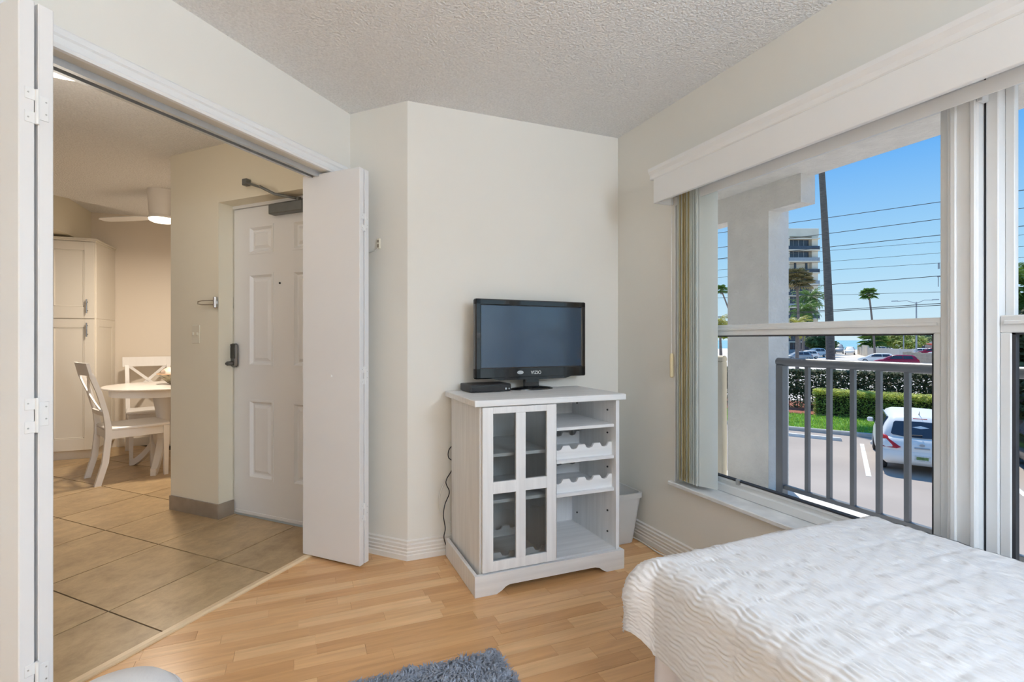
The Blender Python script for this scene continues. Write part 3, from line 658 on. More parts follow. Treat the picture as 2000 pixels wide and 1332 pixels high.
# shaggy rug
rg = thing('shaggy_rug', 'grey-blue shaggy rug on the laminate floor', 'rug', (-1.74, -1.30, 0), R(-1.5))
rb = random.Random(5)
MB().box(-.535, .535, -.40, .405, .0006, .012, .003).build('rug_backing', 'rugbase', rg)
tf = MB()
for k in range(26000):
    x, y = rb.uniform(-.535, .535), rb.uniform(-.40, .405)
    if y < -.05 and rb.random() < .5: continue
    cl = math.sin(x*31+math.sin(y*23)*2)*math.cos(y*27+x*9)
    ang = rb.uniform(0, 6.283) if rb.random() < .45 else .9+cl*1.4
    edge = max(abs(x)/.535, abs(y)/.40)
    ln = rb.uniform(.026, .05); h = rb.uniform(.016, .034)*(1-.35*max(0, edge-.9)/.1)+.006*cl
    dx, dy = math.cos(ang), math.sin(ang); px_, py_ = -dy, dx; w_ = rb.uniform(.0016, .0032)
    b0 = Vector((x, y, .010)); m0 = b0+Vector((dx*ln*.35, dy*ln*.35, h*.9)); t0 = b0+Vector((dx*ln, dy*ln, h*rb.uniform(.55, 1)))
    if t0.x > .56 or t0.x < -.56 or t0.y > .43: continue
    p = Vector((px_*w_, py_*w_, 0))
    tf.add([b0-p, b0+p, m0+p*1.1, m0-p*1.1, t0], [(0, 1, 2, 3), (3, 2, 4)])
tf.build('rug_pile', 'pile', rg, raw=True, kind='stuff')
# rounded white pouf at the bottom left
pf = thing('pouf', 'rounded white fabric pouf just entering the bottom edge of the photo', 'pouf', (-2.305, -1.14, 0))
MB().lathe([(0, .002), (.12, .002), (.145, .03), (.152, .12), (.150, .22), (.14, .275), (.118, .297), (.06, .307), (0, .309)], 36, cap=False).build('pouf_body', 'quilt', pf, smooth=1)
MB().tube([(.1475*math.cos(a*.1745), .1475*math.sin(a*.1745), .262) for a in range(37)], .004, 6, caps=False).build('piping', 'skirt', pf, smooth=1)
# ================================================================ DINING CORNER
cc = thing('tall_cabinet', 'tall cream kitchen cabinet with two shaker doors in the dining corner', 'cabinet', (-4.0, 3.55, 0))
CX0, CX1, CY0, CY1 = -4.30, -3.742, 3.318, 3.845
part(box(CX0, CX1-.004, CY0, CY1, .085, 2.135), 'carcass', 'cabcream', cc)
part(box(CX0, CX1-.03, CY0+.03, CY1, .0, .085), 'toe_kick', 'cabcream', cc)
part(MB().box(CX0, CX1+.004, CY0-.024, CY1, 2.135, 2.150, .003).box(CX0, CX1+.014, CY0-.034, CY1, 2.150, 2.165, .004), 'crown', 'cabcream', cc)
def shaker(x0, x1, z0, z1, m=None, st=.058):
    m = m or MB(); y0, y1 = CY0-.02, CY0
    m.box(x0, x0+st, y0, y1, z0, z1, .002).box(x1-st, x1, y0, y1, z0, z1, .002).box(x0+st, x1-st, y0, y1, z0, z0+st*1.4, .002).box(x0+st, x1-st, y0, y1, z1-st, z1, .002)
    m.box(x0+st, x1-st, y0+.008, y1, z0+st*1.4, z1-st)
    m.box(x0+st, x0+st+.012, y0+.003, y1, z0+st*1.4, z1-st, .003).box(x1-st-.012, x1-st, y0+.003, y1, z0+st*1.4, z1-st, .003).box(x0+st, x1-st, y0+.003, y1, z1-st-.012, z1-st, .003).box(x0+st, x1-st, y0+.003, y1, z0+st*1.4, z0+st*1.4+.012, .003)
    return m
for z0, z1, hz in ((1.379, 2.128, (1.43, 1.565)), (.092, 1.372, (1.20, 1.335))):
    dd = part(shaker(-4.158, -3.752, z0, z1, st=.082), 'cabinet_door', 'cabcream', cc)
    hm = MB().tube([(-3.806, CY0-.048, hz[0]), (-3.806, CY0-.048, hz[1])], .006, 8)
    for z in (hz[0]+.025, hz[1]-.025): hm.tube([(-3.806, CY0-.02, z), (-3.806, CY0-.048, z)], .004, 8)
    part(hm, 'handle', 'gunmetal', dd, smooth=40)
sp = MB().box(CX1-.006, CX1, CY0+.004, CY1, 1.379, 2.128, .002)
sp.box(CX1-.006, CX1, CY0+.004, CY0+.075, .092, 1.372, .002).box(CX1-.006, CX1, CY1-.09, CY1, .092, 1.372, .002).box(CX1-.006, CX1, CY0+.075, CY1-.09, 1.30, 1.372, .002).box(CX1-.006, CX1, CY0+.075, CY1-.09, .092, .19, .002)
part(sp, 'side_panel', 'cabcream', cc)
# round pedestal table
TX, TY = -3.045, 2.71
tb = thing('round_table', 'small round white pedestal dining table beside the entry wall', 'table', (TX, TY, 0), R(20))
MB().lathe([(0, .735), (.44, .735), (.452, .741), (.456, .75), (.450, .757), (0, .760)], 56, cap=False).build('tabletop', 'tabletop', tb, smooth=35)
MB().lathe([(.385, .675), (.40, .675), (.40, .736), (.385, .736)], 48, cap=False).build('apron', 'dining', tb, smooth=35)
MB().lathe([(.0, .20), (.055, .20), (.075, .24), (.078, .30), (.06, .36), (.05, .42), (.058, .50), (.075, .60), (.09, .70), (.12, .735), (0, .735)], 28, cap=False).build('pedestal', 'dining', tb, smooth=40)
for k in range(3):
    fm = MB(); rings = []
    for t in range(9):
        s = t/8; r = .05+.27*s; z = .27-.20*math.sin(s*math.pi/2)**1.0*1.0-.035*s+(.0 if s < .8 else -.02*(s-.8)/.2)
        hh = .04-.012*s; z = max(z, hh+.001); wd = .028-.004*s
        rings.append([(r, -wd, z-hh), (r, wd, z-hh), (r, wd, z+hh), (r, -wd, z+hh)])
    e_ = [(x+.02, y*.8, z) for x, y, z in rings[-1]]; rings.append(e_)
    mx = Matrix.Rotation(R(130+120*k), 4, 'Z'); fm.loft(rings, mx=mx); fm.build('foot', 'dining', tb)
def make_chair():
    r = thing('dining_chair', 'white cross-back wooden chair pulled up on the left of the round table', 'chair', (0, 0, 0), 0, 'white cross-back dining chairs')
    def post(s):                                            # rear leg and back post in one curved piece
        P = [(-.275, 0), (-.225, .18), (-.205, .38), (-.205, .46), (-.222, .58), (-.262, .74), (-.318, .90)]
        rings = []
        for i, (y, z) in enumerate(P):
            x = s*(.185 if z > .3 else .185); wd = .018; dp = .022 if z < .5 else .018
            rings.append([(x-wd, y-dp, z), (x+wd, y-dp, z), (x+wd, y+dp, z), (x-wd, y+dp, z)])
        return MB().loft(rings)
    for s in (-1, 1):
        post(s).build('leg', 'dining', r)
        rings = [[(s*.185-w_, .20-w_, z), (s*.185+w_, .20-w_, z), (s*.185+w_, .20+w_, z), (s*.185-w_, .20+w_, z)] for z, w_ in ((0, .015), (.20, .018), (.43, .022))]
        MB().loft(rings).build('leg', 'dining', r)
    sp_ = []
    n = 20
    outline = [(-.19, -.215), (.19, -.215), (.215, .0), (.222, .16), (.20, .225), (.12, .245), (-.12, .245), (-.20, .225), (-.222, .16), (-.215, .0)]
    MB().loft([[(x*.97, y*.97, .430) for x, y in outline], [(x, y, .438) for x, y in outline], [(x, y, .448) for x, y in outline], [(x*.96, y*.96, .455) for x, y in outline]]).build('seat', 'dining', r)
    MB().box(-.17, .17, .19, .21, .365, .43).box(-.17, .17, -.215, -.195, .365, .43).box(-.195, -.175, -.2, .2, .365, .43).box(.175, .195, -.2, .2, .365, .43).build('seat_rail', 'dining', r)
    def yb(z): # back curve
        return -.205-.017*max(0, (z-.46))/.12 if z < .58 else -.222-.040*(z-.58)/.16-.016*max(0, z-.74)/.16
    rings = []
    for t in range(9):
        x = -.222+.444*t/8; bow = -.022*(1-(x/.222)**2)
        rings.append([(x, -.318+bow-.012, .885), (x, -.318+bow+.010, .885), (x, -.342+bow+.010, .985), (x, -.342+bow-.012, .985)])
    MB().loft(rings).build('top_rail', 'dining', r)
    rings = []
    for t in range(7):
        x = -.185+.37*t/6; bow = -.015*(1-(x/.185)**2)
        rings.append([(x, -.225+bow-.009, .555), (x, -.225+bow+.009, .555), (x, -.237+bow+.009, .595), (x, -.237+bow-.009, .595)])
    MB().loft(rings).build('lower_rail', 'dining', r)
    for s in (-1, 1):
        rings = []
        for t in range(11):
            q = t/10; x = s*(-.165+.33*q); z = .59+.30*q; y = yb(z)-.015-.018*math.sin(q*math.pi)+s*.004
            rings.append([(x-.02, y-.006, z), (x+.02, y-.006, z), (x+.02, y+.006, z), (x-.02, y+.006, z)])
        MB().loft(rings).build('cross_slat', 'dining', r)
    return r
ch = make_chair(); ch.location = (-3.22, 2.469, 0); ch.rotation_euler.z = R(-62)
c2 = copy_tree(ch); c2.location = (-3.30, 3.40, 0); c2.rotation_euler.z = R(-161)
c2['label'] = 'white cross-back wooden chair behind the round table against the dining wall'
# bowl of shells on the table
M['bowl'] = mat('patterned_bowl', (.33, .29, .20), .4, noise=(26, .8)); M['shell'] = mat('tan_shell', (.66, .42, .26), .5, noise=(18, .35)); M['shellpink'] = mat('pink_shell', (.78, .62, .52), .5, noise=(18, .2))
bw = thing('bowl', 'patterned flared bowl on the round dining table', 'bowl', (TX+.10, TY+.02, .760))
MB().lathe([(0, .001), (.05, .001), (.07, .012), (.11, .05), (.155, .095), (.150, .096), (.105, .056), (.06, .02), (0, .016)], 32, cap=False).build('bowl_body', 'bowl', bw, smooth=40)
MB().tube([(.1525*math.cos(a*.19635), .1525*math.sin(a*.19635), .0955) for a in range(33)], .004, 6, caps=False).build('rim', 'shell', bw, smooth=1)
for nm, mm_, x, y, z, s, lab in (('seashell', 'shellpink', -.045, -.01, .075, 1.25, 'pale pink seashell heaped at the left in the bowl'), ('seashell', 'shell', .03, -.03, .07, 1.0, 'tan seashell at the front of the heap in the bowl'), ('seashell', 'shell', .05, .055, .08, .9, 'tan seashell at the back of the heap in the bowl')):
    sh = MB(); sh.loft([[((.012+.055*math.sin(t*math.pi*.85))*s*math.cos(k*.5236)*(1+.08*math.cos(k*3.1416)), (.012+.04*math.sin(t*math.pi*.85))*s*math.sin(k*.5236), (t-.5)*.10*s) for k in range(12)] for t in [i/7 for i in range(8)]])
    o = sh.build(nm, mm_, smooth=50); o.location = (TX+.10+x, TY+.02+y, .760+z+.01); o.rotation_euler = (R(80), R(30), R(60*x*20)); tag(o, lab, 'seashell', 'seashells in the bowl')
# ceiling fan
FX, FY = -2.965, 2.323
fn = thing('ceiling_fan', 'white flush-mount ceiling fan with a round lit lamp over the table', 'ceiling fan', (FX, FY, CEIL))
MB().lathe([(.0, 0), (.108, 0), (.108, -.02), (.104, -.10), (.098, -.19), (.090, -.215), (0, -.215)], 36, cap=False).build('motor_housing', 'dining', fn, smooth=40)
MB().lathe([(0, -.215), (.096, -.215), (.105, -.228), (.105, -.24), (0, -.24)], 36, cap=False).build('lamp_rim', 'dining', fn, smooth=40)
MB().lathe([(0, -.24), (.099, -.24), (.096, -.254), (.075, -.264), (0, -.267)], 36, cap=False).build('lamp_lens', 'lampglow', fn, smooth=40)
for k in range(2):
    mx = Matrix.Rotation(R(150+180*k), 4, 'Z') @ Matrix.Translation((0, 0, -.222)) @ Matrix.Rotation(R(2), 4, 'X')
    MB().loft([[(x, -w_, -.003), (x, w_, -.003), (x, w_, .003), (x, -w_, .003)] for x, w_ in ((.095, .03), (.16, .055), (.40, .062), (.56, .055), (.60, .03))], mx=mx).build('blade', 'dining', fn)
# hall ceiling lamp
hl = thing('ceiling_lamp', 'round flush ceiling lamp glowing just under the door opening head', 'ceiling lamp', (-2.894, .114, CEIL))
MB().lathe([(0, 0), (.20, 0), (.20, -.02), (.185, -.03), (0, -.03)], 40, cap=False).build('lamp_base', 'white', hl, smooth=40)
MB().lathe([(0, -.03), (.183, -.03), (.178, -.044), (.14, -.058), (.06, -.066), (0, -.068)], 40, cap=False).build('lamp_shade', 'lampglow', hl, smooth=40)
# ================================================================ BALCONY
struct(box(XW, 1.70, -6, 4.5, -.2, 0), 'floor', 'balfloor', 'concrete balcony floor outside the window', 'balcony floor')
struct(box(XW, 1.66, -6, 4.5, 2.38, 2.62), 'ceiling', 'soffit', 'white stucco balcony soffit outside the window', 'soffit')
pm = MB().box(1.52, 1.74, .17, .556, 0, 2.38).box(1.52, 1.67, -.09, .17, 2.17, 2.38).box(1.52, 1.67, .556, 1.75, 2.17, 2.38).box(1.52, 1.74, 1.75, 2.2, 0, 2.38)
struct(pm, 'pillar', 'stucco', 'white stucco balcony pier with a stepped beam at its top', 'pillar')
M['raillit'] = mat('sunlit_rail_paint', (.62, .57, .47), .45, noise=(12, .04))  # lighter copy of the rail paint, with sunlight put into the colour
def railing(name, label, y0, y1, step, m, post):
    t = thing(name, label, 'railing', (1.5, (y0+y1)/2, 0))
    xr = 1.515
    rail = MB().tube([(xr, y0+.03, 1.003), (xr, y1, 1.003)], .031, 16)
    part(rail, 'handrail', m, t, smooth=50)
    part(box(xr-.018, xr+.018, y0, y1, .055, .085, .003), 'bottom_rail', m, t)
    for yy_ in post: part(MB().box(xr-.03, xr+.03, yy_-.028, yy_+.028, 0, .98, .003), 'post', m, t)
    y = y0-.21*(step > .1); y = y0-.2
    while y > y1+.03:
        if all(abs(y-q) > .06 for q in post): part(box(xr-.014, xr+.014, y-.014, y+.014, .08, .985, .002), 'baluster', m, t)
        y -= step
    return t
railing('balcony_railing', 'grey metal balcony railing with square balusters', .055, -4.6, .1535, 'rail', (.055, -2.6, -4.5))
railing('balcony_railing', 'railing with sunlight coloured into its cream paint, glimpsed beyond the balcony pier', 1.70, .585, .152, 'raillit', (.612, 1.66))
# ================================================================ OUTDOORS  (local frame: p along the kerb, s away from the building)
GZ = -2.3
OX, OY, OR = 16.9, 9.0, R(-57)
EC = (math.cos(OR), math.sin(OR)); ES = (-math.sin(OR), math.cos(OR))
OM = Matrix.Translation((OX, OY, 0)) @ Matrix.Rotation(OR, 4, 'Z')
def ow(p, s, z=GZ): return (OX+EC[0]*p+ES[0]*s, OY+EC[1]*p+ES[1]*s, z)
def obox(p0, p1, s0, s1, z0, z1, b=0, m=None): return (m or MB()).box(p0, p1, s0, s1, z0, z1, b, OM)
M['asphalt'] = mat('asphalt', (.41, .355, .315), .9, spec=.15, noise=(.35, .10), bump=(30, .4, .01))
M['lot'] = mat('pale_lot', (.66, .60, .54), .9, noise=(.06, .12)); M['road'] = mat('road', (.42, .40, .39), .9, noise=(.1, .1))
M['concrete'] = mat('concrete', (.50, .48, .45), .9, noise=(4, .1)); M['paint'] = mat('worn_line_paint', (.74, .72, .68), .8, noise=(5, .18))
M['lawn'] = mat('lawn', (.12, .28, .03), .9, noise=(5, .4)); M['mulch'] = mat('red_mulch', (.30, .10, .06), .95, noise=(14, .4))
M['blade'] = mat('grass_blade', (.33, .52, .07), .7, noise=(2.5, .5), trans=.3)
M['hedgelit'] = mat('hedge_leaf', (.34, .40, .075), .55, noise=(6, .5), trans=.3); M['hedgedark'] = mat('dark_hedge_leaf', (.085, .10, .035), .6, noise=(5, .6), trans=.15)
M['redleaf'] = mat('red_hedge_leaf', (.42, .09, .04), .6, noise=(5, .5), trans=.25); M['twig'] = mat('twig', (.20, .17, .14), .9, noise=(8, .3))
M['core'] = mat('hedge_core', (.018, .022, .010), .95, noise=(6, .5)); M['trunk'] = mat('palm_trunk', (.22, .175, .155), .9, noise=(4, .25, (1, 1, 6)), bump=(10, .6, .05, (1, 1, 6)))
M['frond'] = mat('palm_frond', (.13, .24, .05), .5, noise=(3, .4), trans=.3); M['frondgold'] = mat('yellow_frond', (.42, .40, .08), .5, noise=(3, .35), trans=.3)
M['sea'] = mat('sea', (.16, .42, .48), .25, noise=(.02, .1)); M['treeleaf'] = mat('tree_leaf', (.085, .15, .045), .7, noise=(1.2, .5), trans=.2)
M['bldg'] = mat('tower_concrete', (.78, .68, .55), .85, noise=(.5, .06)); M['bldgglass'] = mat('tower_glass', (.045, .06, .09), .15, spec=.6, noise=(.6, .3))
M['wirem'] = mat('power_line', (.035, .035, .04), .6, noise=(2, .1)); M['polem'] = mat('wood_pole', (.22, .17, .13), .9, noise=(3, .2)); M['greymetal'] = mat('grey_metal', (.36, .38, .41), .5, metal=.3, noise=(3, .08))
M['cream'] = mat('pale_fence', (.62, .55, .46), .85, noise=(1, .08)); M['brownfrond'] = mat('dry_frond', (.26, .21, .09), .6, noise=(3, .35)); M['bollard'] = mat('weathered_post', (.40, .34, .27), .9, noise=(3, .1)); M['redaw'] = mat('red_awning', (.55, .07, .035), .7, noise=(1, .1))
struct(obox(-40, 30, -40, .05, GZ-.3, GZ), 'ground', 'asphalt', 'grey asphalt parking bays below the balcony', 'ground')
struct(obox(-40, 30, 9.6, 200, GZ-.4, GZ-.05), 'ground', 'lot', 'pale sandy road and parking ground beyond the hedges', 'ground')
struct(obox(-3000, 3000, 195, 6000, GZ-1, GZ-.7), 'sea', 'sea', 'strip of teal sea on the horizon', 'sea')
struct(obox(-40, 30, 0, .16, GZ-.1, GZ+.14, .03), 'kerb', 'concrete', 'pale concrete kerb between the parking bays and the lawn', 'kerb')
lw = struct(obox(-40, 30, .16, 9.7, GZ-.2, GZ+.10), 'lawn', 'lawn', 'green lawn strip between the kerb and the hedges', 'lawn')
struct(obox(-9, 9.5, 4.3, 9.5, GZ, GZ+.13), 'ground', 'mulch', 'red mulch bed under the hedges', 'mulch bed')
rg_ = random.Random(21); gm = MB()
for k in range(14000):
    p, s = rg_.uniform(-7, 6.5), rg_.uniform(.2, 4.4); h = rg_.uniform(.05, .11); x, y, z = ow(p, s, GZ+.095); a = rg_.uniform(0, 6.28); dx, dy = math.cos(a)*.022, math.sin(a)*.022
    gm.add([(x-dx, y-dy, z), (x+dx, y+dy, z), (x-dy*2+rg_.uniform(-.03, .03), y+dx*2, z+h)], [(0, 1, 2)])
tag(gm.build('grass', 'blade', raw=True), 'short green grass growing on the lawn strip', 'grass', kind='stuff')
for i, (p, lab) in enumerate(((0.0, 'white bay line just left of the silver hatchback'), (2.75, 'white bay line to the right of the silver hatchback'))):
    m = MB()
    for k in range(8): obox(p+.015, p+.125, -6.3+.6*k, -5.72+.6*k, GZ+.001, GZ+.006, 0, m)
    tag(m.build('bay_line', 'paint'), lab, 'bay line', 'painted parking bay lines')
def wheel_stop(p, lab):
    pts = [(-.075, 0), (.075, 0), (.06, .10), (-.06, .10)]
    m = MB().loft([[(p+dx, -1.3+y*k, GZ+z*h) for y, z in pts] for dx, k, h in ((-.9, .8, .7), (-.86, 1, 1), (.86, 1, 1), (.9, .8, .7))], mx=OM)
    tag(m.build('wheel_stop', 'paint'), lab, 'wheel stop', 'concrete wheel stops')
wheel_stop(-1.37, 'white concrete wheel stop in the empty bay'); wheel_stop(1.2, 'white concrete wheel stop ahead of the silver hatchback'); wheel_stop(4.1, 'white concrete wheel stop ahead of the black car')
# hedges
def leaves(n, p0, p1, s0, s1, z0, z1, size, rnd, m=None, taper=.0, ang=0, c=(0, 0)):
    m = m or MB()
    for k in range(n):
        f = rnd.random(); u, v_, q = rnd.random(), rnd.random(), rnd.random()
        if f < .42: v_ = rnd.uniform(0, .12)
        elif f < .70: q = rnd.uniform(.88, 1.03)
        elif f < .80: v_ = rnd.uniform(.88, 1)
        elif f < .9: u = rnd.choice((rnd.uniform(0, .03), rnd.uniform(.97, 1)))
        p, s, z = p0+(p1-p0)*u, s0+(s1-s0)*v_, z0+(z1-z0)*q
        x, y, _ = ow(c[0]+p*math.cos(ang)-s*math.sin(ang), c[1]+p*math.sin(ang)+s*math.cos(ang))
        a = Vector((rnd.uniform(-1, 1), rnd.uniform(-1, 1), rnd.uniform(-.7, .9))).normalized()*size*rnd.uniform(.6, 1.3); b = a.orthogonal().normalized()*size*rnd.uniform(.3, .55)
        c0 = Vector((x, y, z)); m.add([c0-a, c0+b, c0+a, c0-b], [(0, 1, 2, 3)])
    return m
def hedge(label, p0, p1, s0, s1, z0, z1, n, size, ml, seed, ang=0, c=(0, 0), core=True, mtop=None):
    rnd = random.Random(seed)
    t = thing('hedge', label, 'hedge', ow(c[0]+(p0+p1)/2, c[1]+(s0+s1)/2), OR)
    m = leaves(n, p0, p1, s0, s1, z0, z1, size, rnd, ang=ang, c=c); part(m, 'foliage', ml, t, raw=True)
    if mtop: part(leaves(n//2, p0, p1, s0-.05, s1, z1-.16, z1+.06, size, rnd, ang=ang, c=c), 'foliage', mtop, t, raw=True)
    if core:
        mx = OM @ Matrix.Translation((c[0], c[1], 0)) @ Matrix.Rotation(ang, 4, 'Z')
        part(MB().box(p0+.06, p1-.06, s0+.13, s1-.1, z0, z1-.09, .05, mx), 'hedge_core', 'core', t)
    return t
M['hedgetoplit'] = mat('sunlit_hedge_top', (.72, .72, .16), .5, noise=(6, .35), trans=.35)  # brighter leaf colour paints sunlight onto the hedge top
hedge('clipped low hedge with sunlight coloured into its yellow-green top behind the lawn', 0, 5.55, 0, 1.05, GZ+.05, -1.13, 9500, .055, 'hedgelit', 4, R(-11), (-1.52, 4.62), mtop='hedgetoplit')
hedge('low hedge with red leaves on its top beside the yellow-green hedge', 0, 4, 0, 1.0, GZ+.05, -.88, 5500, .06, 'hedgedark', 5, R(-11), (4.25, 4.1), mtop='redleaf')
hd = hedge('tall dark hedge with bare stems behind the clipped hedge', -9, 7.5, 6.4, 7.3, -1.5, -.34, 21000, .105, 'hedgedark', 6, core=False)
st = MB(); rnd = random.Random(8)
for k in range(120):
    p = -9+16.5*rnd.random(); s = rnd.uniform(6.6, 7.2); a = ow(p, s, GZ+.1); b = ow(p+rnd.uniform(-.35, .35), s+rnd.uniform(-.2, .2), rnd.uniform(-1.2, -.6)); st.tube([a, b], [.022, .010], 5)
part(st, 'stems', 'twig', hd, kind='stuff')
part(leaves(9000, -9, 7.5, 6.45, 7.3, GZ+.15, -1.3, .085, random.Random(9)), 'lower_foliage', 'hedgedark', hd, raw=True)
# ---------------------------------------------------------------- palms and trees
def frond(m, base, ang, elev, L, droop, nl, wl, ll, rnd):
    d = Vector((math.cos(ang), math.sin(ang), 0)); side = Vector((-d.y, d.x, 0)); prev = None; pts = []
    for i in range(9):
        t = i/8; e_ = elev-droop*t
        pts.append(Vector(base) if i == 0 else pts[-1]+(d*math.cos(e_)+Vector((0, 0, math.sin(e_))))*L/8)
    m.tube(pts, [.02*L/2*(1-.8*i/8)+.003 for i in range(9)], 4)
    for k in range(nl):
        t = .12+.88*k/nl; i = min(7, int(t*8)); f = t*8-i; c0 = pts[i].lerp(pts[i+1], f); tg = (pts[i+1]-pts[i]).normalized()
        for s in (-1, 1):
            l = ll*(.35+.65*math.sin(min(1, t*1.15)*math.pi*.95+.1))*rnd.uniform(.8, 1.15)
            v = (side*s*.8+tg*.75+Vector((0, 0, rnd.uniform(-.35, .25)))).normalized(); wv = tg.cross(v).normalized().cross(v).normalized()*wl
            m.add([c0-wv, c0+wv, c0+v*l*.6+wv*.7-Vector((0, 0, l*.06)), c0+v*l-Vector((0, 0, l*.22)), c0+v*l*.6-wv*.7-Vector((0, 0, l*.06))], [(0, 1, 2, 3, 4)])
def fan_leaf(m, base, ang, elev, L, rad, rnd):
    d = Vector((math.cos(ang)*math.cos(elev), math.sin(ang)*math.cos(elev), math.sin(elev))); e_ = Vector(base)+d*L
    m.tube([base, e_], [.03*rad, .02*rad], 4)
    side = d.cross(Vector((0, 0, 1))); side = side.normalized() if side.length > .1 else Vector((1, 0, 0)); up = side.cross(d)
    for k in range(-5, 6):
        a = k*.26; v = (d*math.cos(a)+side*math.sin(a)).normalized(); w_ = (side*math.cos(a)-d*math.sin(a)).normalized()*rad*.085
        m.add([e_-w_*.3, e_+w_*.3, e_+v*rad*.6+w_, e_+v*rad-Vector((0, 0, rad*.25)), e_+v*rad*.6-w_], [(0, 1, 2, 3, 4)])
def palm(label, base, height, lean, r0, r1, rad, n, seed, kind='fan', mfr='frond', group=None, nl=22, skirt=True):
    rnd = random.Random(seed); t = thing('palm_tree', label, 'palm', base, 0, group)
    pts = [(lean[0]*(i/8)**1.5, lean[1]*(i/8)**1.5, height*i/8) for i in range(9)]
    MB().tube(pts, [r0+(r1-r0)*i/8 for i in range(9)], 10).build('trunk', 'trunk', t, smooth=50)
    top = Vector(pts[-1]); m = MB()
    for k in range(n):
        a = k*2.39996; q = k/n; el = 1.25-1.75*q+rnd.uniform(-.15, .15)
        if kind == 'fan': fan_leaf(m, top, a, el, rad*.38, rad*.65, rnd)
        else: frond(m, top, a, el, rad*rnd.uniform(.85, 1.1), 1.15+.3*q, nl, rad*.014, rad*.27, rnd)
    m.build('fronds', mfr, t, raw=True)
    if kind == 'fan' and skirt:
        m = MB()
        for k in range(14):
            a = k*2.4; m.add([top+Vector((math.cos(a)*.1*rad, math.sin(a)*.1*rad, -.05*rad)), top+Vector((math.cos(a+.5)*.16*rad, math.sin(a+.5)*.16*rad, -.2*rad)), top+Vector((math.cos(a)*.08*rad, math.sin(a)*.08*rad, -.62*rad))], [(0, 1, 2)])
        m.build('dead_fronds', 'twig', t, raw=True)
    return t
# tall trunk whose crown is above the soffit line
palm('tall palm with a slender bare grey trunk rising above the soffit line', ow(-.88, 9.2), 14.0, (-.62, .2), .22, .125, 1.9, 22, 31, 'fan')
palm('small fan palm standing alone against the sky left of the street lamp', (102.7, 58.8, GZ), 12.3, (-1.1, .4), .20, .14, 1.75, 26, 32, 'fan', group=None)
palm('fan palm on a thin leaning trunk seen left of the balcony pier', (57.5, 49.6, GZ), 10.6, (-2.8, 1.0), .14, .09, 1.05, 22, 33, 'fan')
palm('feathery palm with arching green fronds at the right edge of the photo', (21.86, 6.35, GZ), 5.2, (.1, .1), .22, .16, 2.2, 34, 34, 'pinnate', nl=34)
palm('small fan palm in front of the walled lot beyond the hedges', (120.4, 69.6, GZ), 3.4, (.1, 0), .3, .25, 3.2, 26, 35, 'fan', skirt=False)
palm('yellowish palm behind the right side of the balcony pier', (32.5, 22.8, GZ), 4.6, (.1, .1), .14, .10, 1.35, 24, 36, 'pinnate', 'frondgold', nl=20)
palm('green bushy palm on twin thin stems left of the balcony pier', (31.6, 28.8, GZ), 5.0, (-.2, .1), .10, .07, 1.35, 24, 37, 'pinnate', 'frondgold', nl=20)
palm('dry brownish fan palm in front of the apartment tower', (88.0, 63.3, GZ), 14.8, (-.5, .2), .25, .2, 3.2, 30, 38, 'fan', 'brownfrond')
palm('dark green palm low in front of the apartment tower', (104.0, 72.0, GZ), 13.0, (-.5, .2), .3, .22, 4.2, 30, 39, 'pinnate', 'frond', nl=18)
palm('second dark green palm in front of the apartment tower', (98.0, 69.8, GZ), 10.0, (.5, .2), .3, .22, 4.0, 30, 44, 'pinnate', 'frond', nl=18)
def tree(label, base, height, rx, rz, n, size, seed, m='treeleaf', trunk=.25, name='tree', cat='tree', group=None):
    rnd = random.Random(seed); t = thing(name, label, cat, base, 0, group)
    MB().tube([(0, 0, 0), (.1*rx, .05, height*.35), (0, 0, height-rz)], [trunk, trunk*.8, trunk*.5], 8).build('trunk', 'trunk', t)
    mm = MB(); cl = [(rnd.uniform(-.55, .55)*rx, rnd.uniform(-.55, .55)*rx, height-rz+rnd.uniform(-.45, .55)*rz, rnd.uniform(.35, .6)) for _ in range(9)]
    for k in range(n):
        c0 = cl[k % 9]; v = Vector((rnd.gauss(0, 1), rnd.gauss(0, 1), rnd.gauss(0, 1))).normalized()*rnd.uniform(.75, 1.05)
        p = Vector((c0[0]+v.x*rx*c0[3], c0[1]+v.y*rx*c0[3], c0[2]+v.z*rz*c0[3]))
        a = Vector((rnd.uniform(-1, 1), rnd.uniform(-1, 1), rnd.uniform(-.6, .9))).normalized()*size*rnd.uniform(.6, 1.3); b = a.orthogonal().normalized()*size*.5
        mm.add([p-a, p+b, p+a, p-b], [(0, 1, 2, 3)])
    mm.build('foliage', m, t, raw=True)
    return t
tree('spiny dark evergreen with a shaggy crown at the right edge below the feathery palm', (18.9, 5.55, GZ), 4.5, 1.25, 1.9, 5200, .13, 51, 'hedgedark', .16)
tree('thin-stemmed leafy shrub tree left of the balcony pier', (34.6, 31.9, GZ), 5.2, 1.2, .9, 1500, .16, 52, 'hedgelit', .09)
tree('round dark tree at the foot of the apartment tower', (101.5, 69.3, GZ), 5.0, 3.0, 2.0, 2600, .38, 53)
tree('broad pale-leaved tree over the far parking lot', (143.0, 76.5, GZ), 5.6, 5.0, 2.3, 3000, .42, 54, 'hedgelit')
for k, (x, y, h, rx, lab) in enumerate(((205.1, 112.7, 4.8, 5.5, 'dark low tree on the skyline behind the pale-leaved tree'), (222.0, 114.1, 5.3, 7.5, 'dark rounded tree mass in the middle of the skyline trees'), (243, 117.6, 5.9, 7.5, 'dark rounded tree mass at the right end of the skyline trees'), (233, 111.5, 5.2, 6.5, 'dark tree between the two rounded masses on the skyline'))):
    tree(lab, (x, y, GZ), h, rx, h*.46, 2200, .55, 60+k, 'treeleaf', .3, group='dark trees on the skyline')
